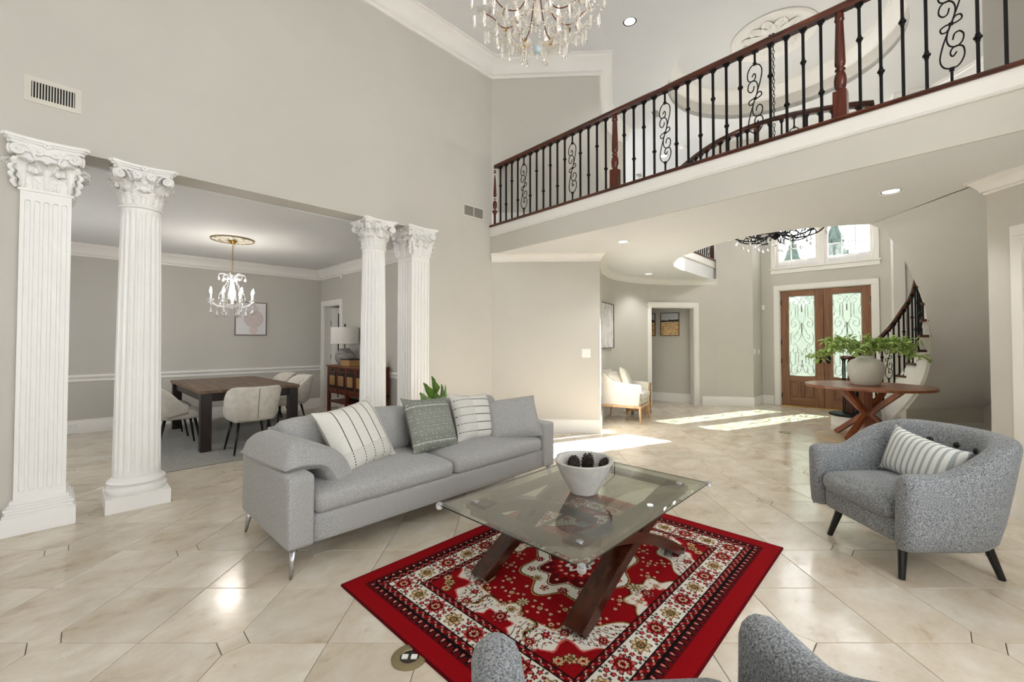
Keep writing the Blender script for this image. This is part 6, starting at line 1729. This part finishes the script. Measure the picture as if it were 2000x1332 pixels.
MB().rbox((.03, 0, .455), (.325, hwid-.075, .058), .04, 8, (.01, 0, .015)).build('seat_cushion', M['linen'], wa, smooth=True)
MB().rbox((-.24, 0, .66), (.075, hwid-.08, .17), .06, 8, (.03, 0, 0), Matrix.Rotation(R(-12), 3, 'Y')).build('back_cushion', M['linen'], wa, smooth=True)
MB().box(-.38, -hwid, .255, .33, -hwid+.04, .297).box(-.38, hwid-.04, .255, .33, hwid, .297).box(.29, -hwid+.04, .255, .33, hwid-.04, .297).box(-.38, -hwid+.04, .255, -.34, hwid-.04, .297).build('wood_frame', M['ash'], wa, bevel=.003)
for sx in (-.36, .31):
    for s_ in (-1, 1): MB().tube([(sx, s_*(hwid-.02), .26), (sx*1.04, s_*(hwid-.012), 0)], [.022, .014], 10).build('leg', M['ash'], wa, smooth=True)
def chair_loc(x, y, z): return cc_+fdir*x+Vector((-fdir.y, fdir.x, 0))*y+ZV*z
pg = math.atan2(fdir.y, fdir.x)+PI/2
o = pillow_mb(.40, .40, .14).build('chair_pillow', fabric('sage_linen', (176, 176, 164), (198, 198, 186), 130, .3), smooth=True); set_pose(o, chair_loc(-.02, .08, .70), pg+R(8), R(-20), R(12)); tag(o, 'pale sage pillow leaning upright in the linen armchair', 'pillow')
o = pillow_mb(.42, .36, .14).build('chair_pillow', M['linen'], smooth=True); set_pose(o, chair_loc(-.13, -.10, .655), pg-R(5), R(-28), R(-6)); tag(o, 'cream pillow behind the sage pillow in the linen armchair', 'pillow')
# side table behind it
sp = at(1247, 8.15); sd = thing('side_table', 'small light wooden side table behind the linen armchair', 'side table', (sp.x, sp.y, 0), math.atan2(fdir.y, fdir.x))
M['oakpale'] = wood('pale_oak', (170, 130, 84), (200, 160, 112), None, axis=1, scale=8, rough=.5)
MB().box(-.20, -.23, .54, .20, .23, .575).build('top', M['oakpale'], sd, bevel=.004); MB().box(-.18, -.21, .40, .18, .21, .54).build('drawer', M['oakpale'], sd, bevel=.004)
MB().box(-.19, -.22, .07, .19, .22, .11).build('shelf', M['oakpale'], sd, bevel=.004)
for sx in (-1, 1):
    for s_ in (-1, 1): MB().box(sx*.15, s_*.18, 0, sx*.19, s_*.22, .54).build('leg', M['oakpale'], sd)
# art
def smoke_art():
    t = NT('grey_smoke_painting'); n = t.noise(t.coords(scale=(1.6, 1, .8)), 4, 6, .65, 1.2)
    t.setp(t.ramp(n, [(.28, srgb(110, 100, 106)), (.42, srgb(206, 202, 202)), (.6, srgb(232, 230, 228))]), .7); return t.m
pa, pb = at(1166, 7.42), at(1195.8, 8.20); 
framed('abstract_painting', pa, pb, 1.245, 2.08, .04, .012, smoke_art(), M['darkleg'], 'tall abstract grey and white painting on the curved foyer wall', FC-Vector((pa.x, pa.y, 0)))
def field_art():
    t = NT('wheat_field_print'); tc = t.new('ShaderNodeTexCoord'); sp_ = t.new('ShaderNodeSeparateXYZ'); t.link(tc.outputs['Object'], sp_.inputs[0])
    n = t.noise(t.coords(scale=(1, 1, 3)), 16, 6, .7); n2 = t.noise(t.coords(), 14, 4)
    z = t.math('ADD', sp_.outputs['Z'], t.math('MULTIPLY', t.math('SUBTRACT', n2, .5), .07))
    wheat = t.ramp(n, [(.35, srgb(150, 100, 40)), (.5, srgb(214, 180, 128)), (.7, srgb(226, 204, 168))])
    c = t.mix(t.math('GREATER_THAN', z, .055), wheat, srgb(34, 34, 34)); c = t.mix(t.math('GREATER_THAN', z, .095), c, srgb(186, 190, 198)); t.setp(c, .6); return t.m
fa_ = field_art(); hu = (Vector((hB.x-hA.x, hB.y-hA.y, 0))).normalized(); h0 = Vector((hA.x, hA.y, 0)); hn = Vector((hu.y, -hu.x, 0))
if hn.dot(DV) > 0: hn = -hn
M['frame_brown'] = wood('frame_brown', (70, 40, 20), (104, 66, 36), None, axis=2)
def hp_(px): return on_line(px, 630, h0, hu)+hn*.003
za, zb = 1.50, 2.03
framed('field_print', hp_(1290.5), hp_(1327), za, zb, .03, .014, fa_, M['frame_brown'], 'framed golden field print fully visible through the doorway', hn)
framed('field_print', hp_(1240), hp_(1280.5), za, zb, .03, .014, fa_, M['frame_brown'], 'framed golden field print cut off by the doorway edge', hn)
